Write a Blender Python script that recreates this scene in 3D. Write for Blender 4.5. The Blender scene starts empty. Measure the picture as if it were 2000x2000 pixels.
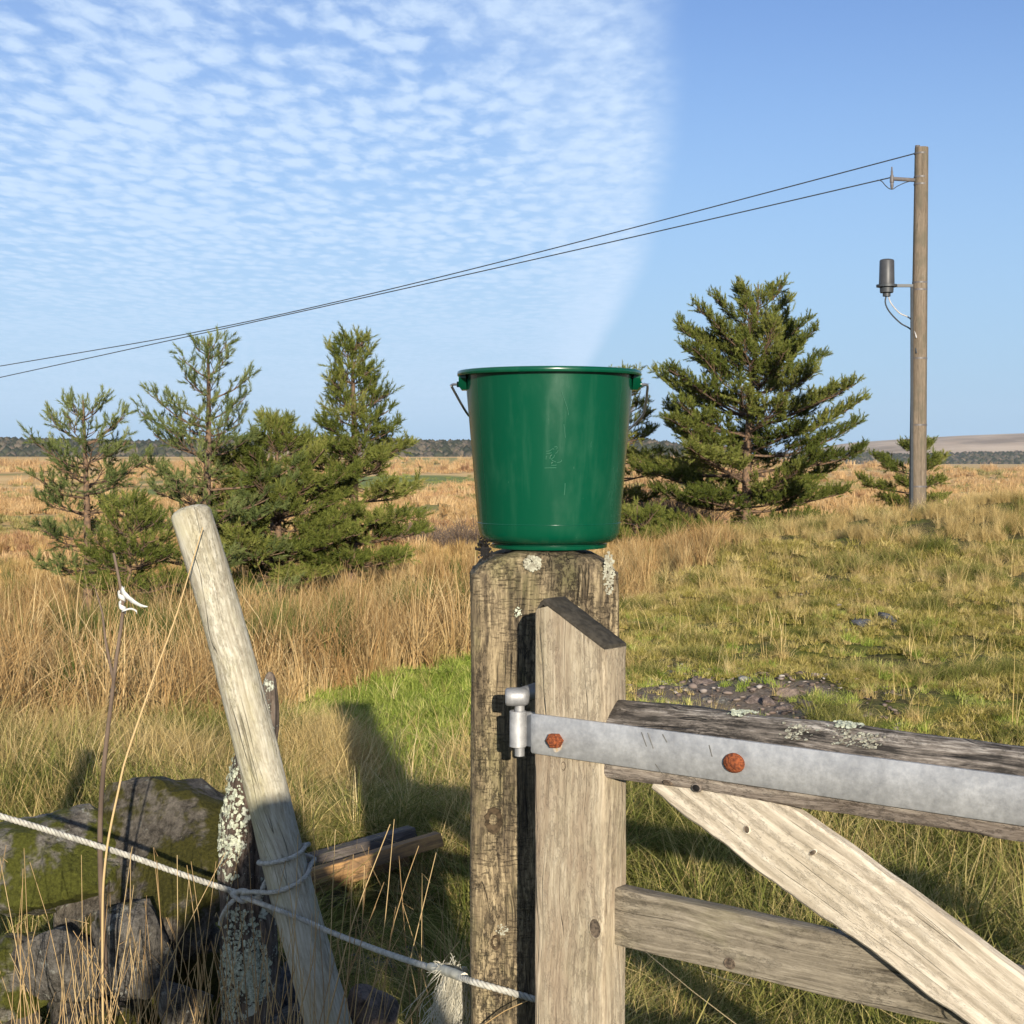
import bpy, bmesh, math, random
import numpy as np
from mathutils import Vector, Matrix, noise as mnoise

R = math.radians
random.seed(7)
rng = np.random.default_rng(7)
scene = bpy.context.scene
col = scene.collection

# ------------------------------------------------------------------ camera
F = 3000.0            # focal length in photo pixels (2000 px frame)
EYE = 1.5
PITCH = math.atan(105.0 / F)
cam_d = bpy.data.cameras.new('camera')
cam_d.sensor_width = 36.0
cam_d.lens = 36.0 * F / 2000.0
cam_d.clip_start = 0.05
cam_d.clip_end = 20000
cam = bpy.data.objects.new('camera', cam_d)
cam.location = (0, 0, EYE)
cam.rotation_euler = (R(90) - PITCH, 0, 0)
col.objects.link(cam)
scene.camera = cam

# ------------------------------------------------------------------ sun, sky, exposure
SUN_TO = Vector((-0.15, 1.0, -0.235)).normalized()       # way the sunlight travels
SUN_EL = math.asin(-SUN_TO.z)
SUN_AZ = math.atan2(-SUN_TO.x, -SUN_TO.y)                # compass angle of the sun from +Y towards +X
sun_d = bpy.data.lights.new('sun', 'SUN')
sun_d.energy = 5.0
sun_d.angle = R(0.53)
sun_d.color = (1.0, 0.91, 0.76)
sun = bpy.data.objects.new('sun', sun_d)
sun.rotation_euler = SUN_TO.to_track_quat('-Z', 'Y').to_euler()
sun.location = (3, -20, 8)
col.objects.link(sun)

world = bpy.data.worlds.new('World')
scene.world = world
world.use_nodes = True
wt = world.node_tree
for n_ in list(wt.nodes):
    wt.nodes.remove(n_)

class G:
    """tiny node-graph writer"""
    def __init__(s, nt):
        s.nt = nt
    def n(s, typ, ins=None, **props):
        nd = s.nt.nodes.new(typ)
        for k, v in props.items():
            setattr(nd, k, v)
        for k, v in (ins or {}).items():
            sk = nd.inputs[k]
            if isinstance(v, bpy.types.NodeSocket):
                s.nt.links.new(v, sk)
            else:
                if isinstance(v, tuple) and len(v) == 3 and sk.type == 'RGBA':
                    v = (*v, 1)
                sk.default_value = v
        return nd
    def math(s, op, a, b=0.0, c=None, clamp=False):
        nd = s.n('ShaderNodeMath', {0: a, 1: b}, operation=op, use_clamp=clamp)
        if c is not None:
            if isinstance(c, bpy.types.NodeSocket): s.nt.links.new(c, nd.inputs[2])
            else: nd.inputs[2].default_value = c
        return nd.outputs[0]
    def vmath(s, op, a, b=None):
        ins = {0: a}
        if b is not None: ins[1] = b
        return s.n('ShaderNodeVectorMath', ins, operation=op).outputs[0]
    def mapr(s, v, a, b, c=0.0, d=1.0, smooth=True):
        nd = s.n('ShaderNodeMapRange', {'Value': v, 'From Min': a, 'From Max': b, 'To Min': c, 'To Max': d})
        nd.interpolation_type = 'SMOOTHSTEP' if smooth else 'LINEAR'
        return nd.outputs[0]
    def mix(s, f, a, b, blend='MIX'):
        nd = s.n('ShaderNodeMix', data_type='RGBA', blend_type=blend)
        for i, v in ((0, f), (6, a), (7, b)):
            if isinstance(v, bpy.types.NodeSocket): s.nt.links.new(v, nd.inputs[i])
            else: nd.inputs[i].default_value = (*v, 1) if isinstance(v, tuple) and len(v) == 3 else v
        return nd.outputs[2]
    def ramp(s, f, stops, interp='LINEAR'):
        nd = s.n('ShaderNodeValToRGB', {0: f})
        cr = nd.color_ramp; cr.interpolation = interp
        while len(cr.elements) < len(stops): cr.elements.new(0.5)
        for e, (p, c) in zip(cr.elements, stops):
            e.position = p; e.color = (*c, 1) if len(c) == 3 else c
        return nd.outputs[0]
    def noise(s, vec, scale, detail=4.0, rough=0.55, dist=0.0, out=0):
        nd = s.n('ShaderNodeTexNoise', {'Scale': scale, 'Detail': detail, 'Roughness': rough, 'Distortion': dist})
        if vec is not None: s.nt.links.new(vec, nd.inputs['Vector'])
        return nd.outputs[out]
    def scalev(s, vec, sc, loc=(0, 0, 0)):
        nd = s.n('ShaderNodeMapping', {'Vector': vec, 'Scale': sc, 'Location': loc})
        return nd.outputs[0]

def lin(r, g, b):
    f = lambda c: (c / 255 / 12.92) if c <= 10 else ((c / 255 + 0.055) / 1.055) ** 2.4
    return (f(r), f(g), f(b))

def build_world():
    g = G(wt)
    sky = g.n('ShaderNodeTexSky', sky_type='NISHITA', sun_disc=False, sun_elevation=SUN_EL,
              sun_rotation=SUN_AZ, altitude=200.0, air_density=1.0, dust_density=0.6, ozone_density=2.5)
    # a high, thin sheet of rippled cloud: the view direction meets a level sheet
    gen = g.n('ShaderNodeTexCoord').outputs['Generated']
    sep = g.n('ShaderNodeSeparateXYZ', {0: gen})
    zz = g.math('MAXIMUM', sep.outputs[2], 0.012)
    X = g.math('DIVIDE', sep.outputs[0], zz)
    Y = g.math('DIVIDE', sep.outputs[1], zz)
    P = g.n('ShaderNodeCombineXYZ', {0: X, 1: Y, 2: 0.0}).outputs[0]
    wob = g.noise(P, 0.35, 3.0)
    # clear-sky edge of the sheet
    ex = g.math('POWER', 2.71828, g.math('DIVIDE', g.math('MINIMUM', g.math('MULTIPLY', Y, -1.0), 12.0), 7.5))
    edge = g.math('MULTIPLY', g.math('SUBTRACT', 1.0, ex), 0.99)
    bulge = g.math('MULTIPLY', g.mapr(Y, 3.2, 5.5), g.mapr(Y, 14.0, 7.0))
    edge = g.math('ADD', edge, g.math('MULTIPLY', bulge, 0.06))
    d = g.math('SUBTRACT', edge, X)
    d = g.math('ADD', d, g.math('MULTIPLY', g.math('SUBTRACT', wob, 0.5), 0.10))
    sheet = g.mapr(d, -0.03, 0.15)
    veil = g.mapr(d, 0.0, 0.5)
    # ripples and puffs
    PS = g.scalev(P, (11.5, 5.6, 1.0))
    warp = g.n('ShaderNodeTexNoise', {'Vector': PS, 'Scale': 0.8, 'Detail': 3.0}).outputs['Color']
    PW = g.vmath('ADD', PS, g.n('ShaderNodeVectorMath', {0: warp, 3: 0.9}, operation='SCALE').outputs[0])
    v1 = g.n('ShaderNodeTexVoronoi', {'Vector': PW, 'Scale': 1.0, 'Smoothness': 0.55}, feature='SMOOTH_F1').outputs['Distance']
    n1 = g.noise(PW, 2.2, 4.0, 0.6)
    n2 = g.noise(PS, 0.10, 4.0, 0.6)
    cell = g.math('ADD', v1, g.math('MULTIPLY', g.math('SUBTRACT', n1, 0.5), -0.75))
    cell = g.math('ADD', cell, g.math('MULTIPLY', g.math('SUBTRACT', n2, 0.5), -1.1))
    puff = g.mapr(cell, 0.82, 0.14)
    # fine crinkle close to the edge
    fine = g.mapr(g.noise(g.scalev(P, (16, 8, 1)), 1.0, 3.0), 0.35, 0.65)
    nearedge = g.mapr(d, 0.75, 0.10)
    dist_fade = g.mapr(Y, 3.5, 13.0, 1.0, 0.32)
    puff_amt = g.math('MULTIPLY', g.mapr(nearedge, 0.0, 1.0, 0.80, 0.34), dist_fade)
    dens = g.math('ADD', g.mapr(nearedge, 0.0, 1.0, 0.13, 0.50), g.math('MULTIPLY', puff, puff_amt))
    dens = g.math('ADD', dens, g.math('MULTIPLY', g.math('MULTIPLY', g.math('SUBTRACT', fine, 0.5), nearedge), g.math('MULTIPLY', dist_fade, 0.30)))
    dens = g.math('ADD', dens, g.math('MULTIPLY', g.math('SUBTRACT', 1.0, dist_fade), 0.22))
    dens = g.math('MULTIPLY', dens, sheet, clamp=True)
    low = g.mapr(sep.outputs[2], 0.0, 0.05)
    dens = g.math('MULTIPLY', dens, low)
    dens = g.math('MULTIPLY', dens, 0.88)
    skyc = g.mix(1.0, sky.outputs[0], SKY_TINT, 'MULTIPLY')
    # the pale blue air low over the land
    hz = g.math('MULTIPLY', g.mapr(sep.outputs[2], 0.34, -0.02), 0.88)
    skyc = g.mix(hz, skyc, HAZE)
    out = g.mix(dens, skyc, CLOUD)
    bg = g.n('ShaderNodeBackground', {'Color': out, 'Strength': SKY_STRENGTH})
    wo = g.n('ShaderNodeOutputWorld', {'Surface': bg.outputs[0]})
SKY_STRENGTH = 0.13
SKY_TINT = (0.525, 0.56, 0.73)
CLOUD = (3.35, 4.15, 5.2)
HAZE = (1.9, 2.98, 4.2)
build_world()
world.cycles.sampling_method = 'NONE'      # an even sky without a disc needs no importance map

scene.view_settings.view_transform = 'Standard'
scene.view_settings.look = 'None'
scene.view_settings.gamma = 1.0
scene.view_settings.exposure = 0.66
scene.view_settings.use_curve_mapping = False
scene.render.engine = 'CYCLES'
scene.cycles.use_denoising = True
scene.cycles.use_adaptive_sampling = True
scene.cycles.adaptive_threshold = 0.025
scene.cycles.max_bounces = 5
scene.cycles.diffuse_bounces = 3
scene.cycles.glossy_bounces = 2
scene.cycles.transmission_bounces = 2
scene.cycles.transparent_max_bounces = 4
scene.cycles.caustics_reflective = False
scene.cycles.caustics_refractive = False

# ------------------------------------------------------------------ helpers
def ray(px, py):
    a = (px - 1000) / F; b = (1000 - py) / F
    return Vector((a, math.cos(PITCH) + b * math.sin(PITCH), -math.sin(PITCH) + b * math.cos(PITCH)))
def pix(px, py, D):
    r = ray(px, py)
    k = D / r.y
    return Vector((r.x * k, D, EYE + r.z * k))

def tag(o, label=None, cat=None, group=None, kind=None):
    if label: o['label'] = label
    if cat: o['category'] = cat
    if group: o['group'] = group
    if kind: o['kind'] = kind
    return o
def empty(name, loc, rz=0.0):
    o = bpy.data.objects.new(name, None)
    o.location = loc; o.rotation_euler = (0, 0, rz); o.empty_display_size = 0.1
    col.objects.link(o)
    return o
def put(name, me, mat=None, parent=None, loc=None, rot=None):
    o = bpy.data.objects.new(name, me)
    col.objects.link(o)
    if mat and not me.materials: me.materials.append(mat)
    if parent: o.parent = parent
    if loc is not None: o.location = loc
    if rot is not None: o.rotation_euler = rot
    return o
def mesh(name, verts, faces, smooth=True, sharp=None):
    me = bpy.data.meshes.new(name)
    me.from_pydata([tuple(v) for v in verts], [], [tuple(f) for f in faces])
    me.update()
    if smooth:
        me.shade_smooth()
        if sharp: me.set_sharp_from_angle(angle=R(sharp))
    return me
def arr_mesh(name, V, T, smooth=False, attrs=None):
    """fast triangle mesh from arrays; attrs: name -> per-vertex float"""
    me = bpy.data.meshes.new(name)
    V = np.asarray(V, dtype=np.float32); T = np.asarray(T, dtype=np.int32)
    me.vertices.add(len(V)); me.vertices.foreach_set('co', V.ravel())
    me.loops.add(T.size); me.loops.foreach_set('vertex_index', T.ravel())
    me.polygons.add(len(T)); me.polygons.foreach_set('loop_start', np.arange(0, T.size, 3, dtype=np.int32))
    for k, a in (attrs or {}).items():
        at = me.attributes.new(k, 'FLOAT', 'POINT')
        at.data.foreach_set('value', np.asarray(a, dtype=np.float32))
    me.update(calc_edges=True); me.validate()
    if smooth: me.shade_smooth()
    return me

class MB:
    """collects geometry for ONE mesh"""
    def __init__(s): s.v = []; s.f = []
    def add(s, v, f):
        b = len(s.v); s.v += [Vector(x) for x in v]; s.f += [tuple(i + b for i in q) for q in f]
        return s
    def tube(s, pts, rad, n=8, caps=True, wob=0.0):
        pts = [Vector(p) for p in pts]
        m = len(pts)
        rads = rad if isinstance(rad, (list, tuple)) else [rad] * m
        b = len(s.v)
        t0 = (pts[1] - pts[0]).normalized()
        up = Vector((0, 0, 1)) if abs(t0.z) < 0.9 else Vector((1, 0, 0))
        nrm = t0.cross(up).normalized()
        for i in range(m):
            t = (pts[min(i + 1, m - 1)] - pts[max(i - 1, 0)]).normalized()
            nrm = (nrm - t * nrm.dot(t)).normalized()
            bi = t.cross(nrm)
            for k in range(n):
                a = 2 * math.pi * k / n
                r = rads[i]
                if wob: r *= 1 + wob * mnoise.noise(pts[i] * 14 + Vector((math.cos(a), math.sin(a), 0)) * 1.7)
                s.v.append(pts[i] + (nrm * math.cos(a) + bi * math.sin(a)) * r)
        for i in range(m - 1):
            for k in range(n):
                k2 = (k + 1) % n
                s.f.append((b + i * n + k, b + i * n + k2, b + (i + 1) * n + k2, b + (i + 1) * n + k))
        if caps:
            s.f.append(tuple(b + k for k in reversed(range(n))))
            s.f.append(tuple(b + (m - 1) * n + k for k in range(n)))
        return s
    def box(s, c, size, M=None):
        cx, cy, cz = c; a, b_, d = (q / 2 for q in size)
        v = [Vector((cx + i * a, cy + j * b_, cz + k * d)) for i in (-1, 1) for j in (-1, 1) for k in (-1, 1)]
        if M: v = [M @ q for q in v]
        return s.add(v, [(0, 1, 3, 2), (4, 6, 7, 5), (0, 4, 5, 1), (2, 3, 7, 6), (0, 2, 6, 4), (1, 5, 7, 3)])
    def lathe(s, prof, n=64, close=False):
        b = len(s.v); m = len(prof)
        for r, z in prof:
            for k in range(n):
                a = 2 * math.pi * k / n
                s.v.append(Vector((r * math.cos(a), r * math.sin(a), z)))
        for i in range(m - 1):
            for k in range(n):
                k2 = (k + 1) % n
                s.f.append((b + i * n + k, b + i * n + k2, b + (i + 1) * n + k2, b + (i + 1) * n + k))
        return s
    def build(s, name, mat, parent=None, smooth=True, sharp=35, loc=None, rot=None):
        return put(name, mesh(name, s.v, s.f, smooth, sharp), mat, parent, loc, rot)

def rounded_rect(w, d, r, seg=4):
    pts = []
    for cx, cy, a0 in ((w / 2 - r, d / 2 - r, 0), (-w / 2 + r, d / 2 - r, 90), (-w / 2 + r, -d / 2 + r, 180), (w / 2 - r, -d / 2 + r, 270)):
        for k in range(seg + 1):
            a = R(a0 + 90 * k / seg)
            pts.append((cx + r * math.cos(a), cy + r * math.sin(a)))
    # extra points along the sides so the noise can work on them
    out = []
    for i in range(len(pts)):
        a = Vector(pts[i]); b = Vector(pts[(i + 1) % len(pts)])
        out.append(a)
        L = (b - a).length
        if L > 0.02:
            k = max(2, int(L / 0.015))
            for j in range(1, k): out.append(a.lerp(b, j / k))
    return out
def loft(rings, caps=True):
    """rings: lists of equally many points -> verts, faces"""
    n = len(rings[0]); v = [p for r in rings for p in r]; f = []
    for i in range(len(rings) - 1):
        for k in range(n):
            k2 = (k + 1) % n
            f.append((i * n + k, i * n + k2, (i + 1) * n + k2, (i + 1) * n + k))
    if caps:
        f.append(tuple(reversed(range(n)))); f.append(tuple((len(rings) - 1) * n + k for k in range(n)))
    return v, f
def catmull(pts, step):
    pts = [Vector(p) for p in pts]
    P = [pts[0] * 2 - pts[1]] + pts + [pts[-1] * 2 - pts[-2]]
    out = []
    for i in range(1, len(P) - 2):
        L = (P[i + 1] - P[i]).length
        k = max(2, int(L / step))
        for j in range(k):
            t = j / k
            out.append(0.5 * ((2 * P[i]) + (-P[i - 1] + P[i + 1]) * t + (2 * P[i - 1] - 5 * P[i] + 4 * P[i + 1] - P[i + 2]) * t * t
                              + (-P[i - 1] + 3 * P[i] - 3 * P[i + 1] + P[i + 2]) * t ** 3))
    out.append(P[-2])
    return out
def smoothstep(a, b, x):
    t = np.clip((np.asarray(x, dtype=float) - a) / (b - a), 0, 1)
    return t * t * (3 - 2 * t)

# ------------------------------------------------------------------ materials
def newmat(name):
    m = bpy.data.materials.new(name); m.use_nodes = True
    nt = m.node_tree
    for n_ in list(nt.nodes): nt.nodes.remove(n_)
    return m, G(nt)
def finish(g, color, rough=0.8, bump=None, bump_str=0.4, bump_dist=0.002, spec=0.3, metal=0.0, trans=None, normal=None, extra=None):
    ins = {'Base Color': color, 'Roughness': rough, 'Metallic': metal, 'Specular IOR Level': spec}
    if bump is not None:
        ins['Normal'] = g.n('ShaderNodeBump', {'Height': bump, 'Strength': bump_str, 'Distance': bump_dist}).outputs[0]
    ins.update(extra or {})
    b = g.n('ShaderNodeBsdfPrincipled', ins)
    sh = b.outputs[0]
    if trans:
        t = g.n('ShaderNodeBsdfTranslucent', {'Color': color})
        sh = g.n('ShaderNodeMixShader', {0: trans, 1: sh, 2: t.outputs[0]}).outputs[0]
    g.n('ShaderNodeOutputMaterial', {'Surface': sh})

def wood_mat(name, axis, light, mid, dark, grain=1.0, speck=None, speck_amt=0.6, stain=None, stain_amt=0.5, stain_scale=6.0,
             algae=None, algae_amt=0.5, cracks=0.6, lichen=None, lichen_t=0.62, rings=None, bump=0.6, seed=0.0, contrast=1.0, speck_scale=1.0,
             checks=True, dashes=0.0):
    m, g = newmat(name)
    co = g.n('ShaderNodeTexCoord').outputs['Object']
    co = g.n('ShaderNodeVectorMath', {0: co, 1: (seed, seed * 1.7, seed * 0.6)}, operation='ADD').outputs[0]
    def along(ac, al):
        s = [ac, ac, ac]; s['XYZ'.index(axis)] = al
        return g.scalev(co, tuple(s))
    bend = g.n('ShaderNodeTexNoise', {'Vector': co, 'Scale': 5.0, 'Detail': 1.0}).outputs['Color']
    cob = g.vmath('ADD', co, g.n('ShaderNodeVectorMath', {0: bend, 3: 0.035}, operation='SCALE').outputs[0])
    co0 = co
    def along2(ac, al):
        s = [ac, ac, ac]; s['XYZ'.index(axis)] = al
        return g.scalev(cob, tuple(s))
    lines = g.noise(along2(210 * grain, 3.2 * grain), 1.0, 3.0, 0.7)
    fine = g.noise(along2(230 * grain, 45 * grain), 1.0, 4.0, 0.8)
    med = g.noise(along2(70 * grain, 2.2 * grain), 1.0, 4.0, 0.65)
    broad = g.noise(along(16, 1.6), 1.0, 3.0)
    f = g.math('ADD', g.math('ADD', g.math('MULTIPLY', lines, 0.42), g.math('MULTIPLY', fine, 0.26)), g.math('ADD', g.math('MULTIPLY', med, 0.26), g.math('MULTIPLY', broad, 0.12)))
    if rings:
        rx, scale, off = rings
        rc = g.scalev(cob, rx, off)
        w = g.n('ShaderNodeTexWave', {'Vector': rc, 'Scale': scale, 'Distortion': 2.0, 'Detail': 2.0, 'Detail Scale': 0.7},
                wave_type='RINGS', rings_direction='Y').outputs['Fac']
        f = g.math('ADD', g.math('MULTIPLY', f, 0.84), g.math('MULTIPLY', w, 0.11))
    lo = 0.54 - 0.125 / contrast; hi = 0.54 + 0.125 / contrast
    c = g.ramp(f, [(max(0, lo), dark), (0.54, mid), (min(1, hi), light)])
    h = f
    if checks:   # long drying cracks
        cr = g.noise(along2(30, 0.9), 1.0, 2.0, 0.4)
        ck = g.mapr(g.math('ABSOLUTE', g.math('SUBTRACT', cr, 0.5)), 0.0, 0.010, 1.0, 0.0)
        ckm = g.math('MULTIPLY', ck, g.mapr(g.noise(co, 9.0, 2.0), 0.45, 0.6))
        c = g.mix(g.math('MULTIPLY', ckm, cracks), c, tuple(q * 0.18 for q in dark))
        h = g.math('SUBTRACT', h, g.math('MULTIPLY', ckm, 1.2))
    if stain:
        st = g.mapr(g.noise(along(stain_scale * 1.6, stain_scale * 0.6), 1.0, 4.0, 0.6), 0.46, 0.66)
        c = g.mix(g.math('MULTIPLY', st, stain_amt), c, stain)
    if algae:
        al = g.mapr(g.noise(along(9, 5), 1.0, 5.0, 0.7), 0.48, 0.68)
        c = g.mix(g.math('MULTIPLY', al, algae_amt), c, algae)
    if speck:
        sp = g.mapr(g.noise(along(170 * speck_scale, 55 * speck_scale), 1.0, 6.0, 0.85), 0.50, 0.57)
        where = g.mapr(g.noise(along(20, 5), 1.0, 4.0, 0.65), 0.34, 0.66)
        sp = g.math('MULTIPLY', sp, where)
        c = g.mix(g.math('MULTIPLY', sp, speck_amt), c, speck)
        h = g.math('SUBTRACT', h, g.math('MULTIPLY', sp, 0.25))
    if dashes:    # short marks across the grain
        dn = g.noise(along(55, 330), 1.0, 3.0, 0.7)
        dm = g.math('MULTIPLY', g.mapr(dn, 0.55, 0.64), g.mapr(g.noise(along(11, 7), 1.0, 3.0), 0.38, 0.6))
        c = g.mix(g.math('MULTIPLY', dm, dashes), c, tuple(q * 0.5 for q in dark))
        h = g.math('SUBTRACT', h, g.math('MULTIPLY', dm, 0.4))
    if lichen:
        li = g.noise(co0, 26.0, 6.0, 0.72)
        lim = g.mapr(li, lichen_t, lichen_t + 0.04)
        c = g.mix(lim, c, lichen)
        h = g.math('ADD', h, g.math('MULTIPLY', lim, 0.5))
    finish(g, c, 0.85, h, bump, 0.004, 0.2)
    return m

def plain_mat(name, color, rough=0.6, var=0.25, scale=30.0, bump=0.2, metal=0.0, spec=0.4, dist=0.002, color2=None):
    m, g = newmat(name)
    co = g.n('ShaderNodeTexCoord').outputs['Object']
    n1 = g.noise(co, scale, 5.0, 0.6)
    c2 = color2 or tuple(q * (1 - var) for q in color)
    c = g.mix(g.mapr(n1, 0.35, 0.65), color, c2)
    finish(g, c, rough, n1, bump, dist, spec, metal)
    return m

# ------------------------------------------------------------------ ground
CP = []     # (x, y, z)
def cp(px, py, D):
    p = pix(px, py, D); CP.append((p.x, p.y, p.z))
for x in (-3, -1.2, 0, 1.2, 3):
    for y in (0.0, 1.5, 2.6):
        CP.append((x, y, 0.02))
CP += [(-2.2, 3.1, 0.12), (-1.0, 3.1, 0.10), (-0.5, 3.3, 0.08)]
for a in ((0, 1560, 6.0), (300, 1560, 6.0), (600, 1560, 6.2), (750, 1690, 5.0), (800, 1950, 4.2), (500, 1900, 4.2), (100, 1900, 4.2),
          (700, 1430, 8.0), (850, 1330, 10.0), (920, 1288, 11.0), (540, 1400, 9.0), (250, 1400, 9.0), (0, 1400, 9.0),
          (300, 1340, 10.5), (700, 1300, 11.7), (700, 1255, 17.0), (860, 1205, 17.0), (1000, 1200, 14.0), (860, 1125, 28.0), (860, 1072, 46.0),
          (300, 1255, 17.0), (0, 1255, 17.0), (300, 1160, 30.0), (0, 1150, 30.0), (500, 1110, 46.0), (100, 1110, 46.0), (1050, 1070, 46.0),
          (300, 1045, 85.0), (860, 1012, 120.0), (0, 1040, 90.0), (860, 962, 250.0), (860, 917, 500.0), (860, 892, 760.0), (300, 972, 250.0),
          (300, 912, 600.0), (300, 892, 780.0), (0, 972, 260.0), (0, 892, 780.0), (-800, 895, 760.0), (2800, 925, 760.0),
          (1300, 1950, 4.3), (1700, 1950, 4.3), (2000, 1950, 4.3), (1300, 1600, 6.3), (1700, 1600, 6.2), (2000, 1590, 6.3), (1450, 1382, 8.6),
          (1250, 1255, 11.5), (1700, 1300, 10.0), (2000, 1290, 10.0), (1700, 1132, 14.5), (1950, 1110, 14.5), (1450, 1165, 14.5), (1750, 1008, 19.5), (1950, 985, 19.5),
          (1600, 1036, 20.0), (1450, 1078, 24.0), (1300, 1095, 22.0), (1220, 1115, 24.0), (1450, 1064, 33.0), (1750, 1018, 32.0), (2000, 1000, 32.0),
          (1750, 1005, 60.0), (1650, 978, 150.0), (1650, 955, 300.0), (1420, 905, 760.0), (1650, 928, 800.0), (2000, 928, 800.0), (1250, 895, 700.0), (2000, 955, 300.0), (1300, 1010, 120.0)):
    cp(*a)
for x in (-900, -400, 0, 400, 900):
    CP.append((x, 1050, -4.0)); CP.append((x * 2.5, 2400, -6.0))
CPA = np.array(CP)
def _uv(x, y):
    yy = np.maximum(y, 0.0) + 2.0
    return np.clip(x / yy, -1.5, 1.5) * 2.0, np.log(yy) * 1.5
_cu, _cv = _uv(CPA[:, 0], CPA[:, 1])
def ground_z(x, y, bumps=True):
    x = np.asarray(x, dtype=float); y = np.asarray(y, dtype=float)
    sh = x.shape
    xf = x.ravel(); yf = y.ravel()
    u, v = _uv(xf, yf)
    out = np.empty(len(xf))
    for i in range(0, len(xf), 20000):
        du = u[i:i + 20000, None] - _cu[None]; dv = v[i:i + 20000, None] - _cv[None]
        w = 1.0 / (du * du + dv * dv + 0.004) ** 1.7
        out[i:i + 20000] = (w * CPA[None, :, 2]).sum(1) / w.sum(1)
    if bumps:
        near = 1 - smoothstep(25, 60, yf)
        out += near * (0.018 * np.sin(xf * 3.1 + 1.3 * np.sin(yf * 2.3)) + 0.016 * np.sin(yf * 3.7 + 1.1 * np.sin(xf * 1.9 + 2)) +
                       0.03 * np.sin(xf * 1.1 + yf * 0.7) * np.sin(yf * 0.9 - xf * 0.4) +
                       smoothstep(0.4, 1.5, xf) * smoothstep(5, 8, yf) * (0.035 * np.sin(xf * 2.7 + 1.7 * np.sin(yf * 1.1)) * np.sin(yf * 1.9 + xf) + 0.02 * np.sin(yf * 4.3 + 2 * np.sin(xf * 2.2))))
        out += smoothstep(60, 160, yf) * (1 - smoothstep(500, 700, yf)) * 0.5 * np.sin(xf * 0.05 + 2 * np.sin(yf * 0.013)) * np.sin(yf * 0.06)
    return out.reshape(sh)
def gz(x, y): return float(ground_z(np.array([x]), np.array([y]))[0])

def ground_material():
    m, g = newmat('ground_soil_and_turf')
    co = g.n('ShaderNodeTexCoord').outputs['Object']
    sep = g.n('ShaderNodeSeparateXYZ', {0: co})
    X, Y = sep.outputs[0], sep.outputs[1]
    n1 = g.noise(co, 2.2, 6.0, 0.65); n2 = g.noise(co, 14.0, 5.0, 0.7); n3 = g.noise(co, 0.5, 3.0)
    near = g.ramp(n2, [(0.30, (0.035, 0.026, 0.014)), (0.5, (0.09, 0.078, 0.030)), (0.7, (0.17, 0.14, 0.06))])
    green = g.ramp(n2, [(0.3, (0.06, 0.068, 0.014)), (0.65, (0.18, 0.185, 0.036))])
    near = g.mix(g.mapr(n1, 0.42, 0.6), near, green)
    # meadow: bleached moor grass
    far_co = g.scalev(co, (0.010, 0.055, 0.0))
    m1 = g.noise(far_co, 1.0, 5.0, 0.62)
    m2 = g.noise(g.scalev(co, (0.06, 0.30, 0.0)), 1.0, 5.0, 0.7)
    tan = g.ramp(g.math('ADD', g.math('MULTIPLY', m1, 0.6), g.math('MULTIPLY', m2, 0.4)),
                 [(0.34, (0.30, 0.22, 0.085)), (0.46, (0.62, 0.38, 0.145)), (0.56, (0.74, 0.50, 0.22)), (0.66, (0.66, 0.44, 0.19))])
    gr = g.mapr(g.noise(g.scalev(co, (0.006, 0.022, 0.0), (3.3, 1.7, 0)), 1.0, 3.0), 0.56, 0.62)
    tan = g.mix(g.math('MULTIPLY', gr, 0.75), tan, (0.17, 0.20, 0.05))
    # improved pasture seen between the pines and the bucket
    def patch(cx, cy, rx, ry):
        a = g.math('DIVIDE', g.math('SUBTRACT', X, cx), rx); b = g.math('DIVIDE', g.math('SUBTRACT', Y, cy), ry)
        dd = g.math('ADD', g.math('MULTIPLY', a, a), g.math('MULTIPLY', b, b))
        dd = g.math('ADD', dd, g.math('MULTIPLY', g.math('SUBTRACT', m2, 0.5), 0.9))
        return g.mapr(dd, 1.1, 0.8)
    p = g.math('MAXIMUM', patch(-27, 330, 24, 55), patch(-72, 292, 26, 20))
    p = g.math('MAXIMUM', p, g.math('MULTIPLY', patch(-30, 640, 60, 50), 0.7))
    tan = g.mix(p, tan, (0.20, 0.225, 0.065))
    c = g.mix(g.mapr(Y, 18.0, 46.0), near, tan)
    # bare stony ground beyond the gate
    a = g.math('DIVIDE', g.math('SUBTRACT', X, 1.24), 0.62); b = g.math('DIVIDE', g.math('SUBTRACT', Y, 8.75), 0.75)
    dd = g.math('ADD', g.math('MULTIPLY', a, a), g.math('MULTIPLY', b, b))
    dd = g.math('ADD', dd, g.math('MULTIPLY', g.math('SUBTRACT', n1, 0.5), 3.2))
    dirt = g.ramp(g.noise(co, 55.0, 4.0, 0.7), [(0.3, (0.09, 0.068, 0.048)), (0.55, (0.19, 0.148, 0.11)), (0.75, (0.31, 0.25, 0.20))])
    c = g.mix(g.mapr(dd, 1.15, 0.75), c, dirt)
    finish(g, c, 0.95, n2, 0.6, 0.03, 0.1)
    return m

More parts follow.
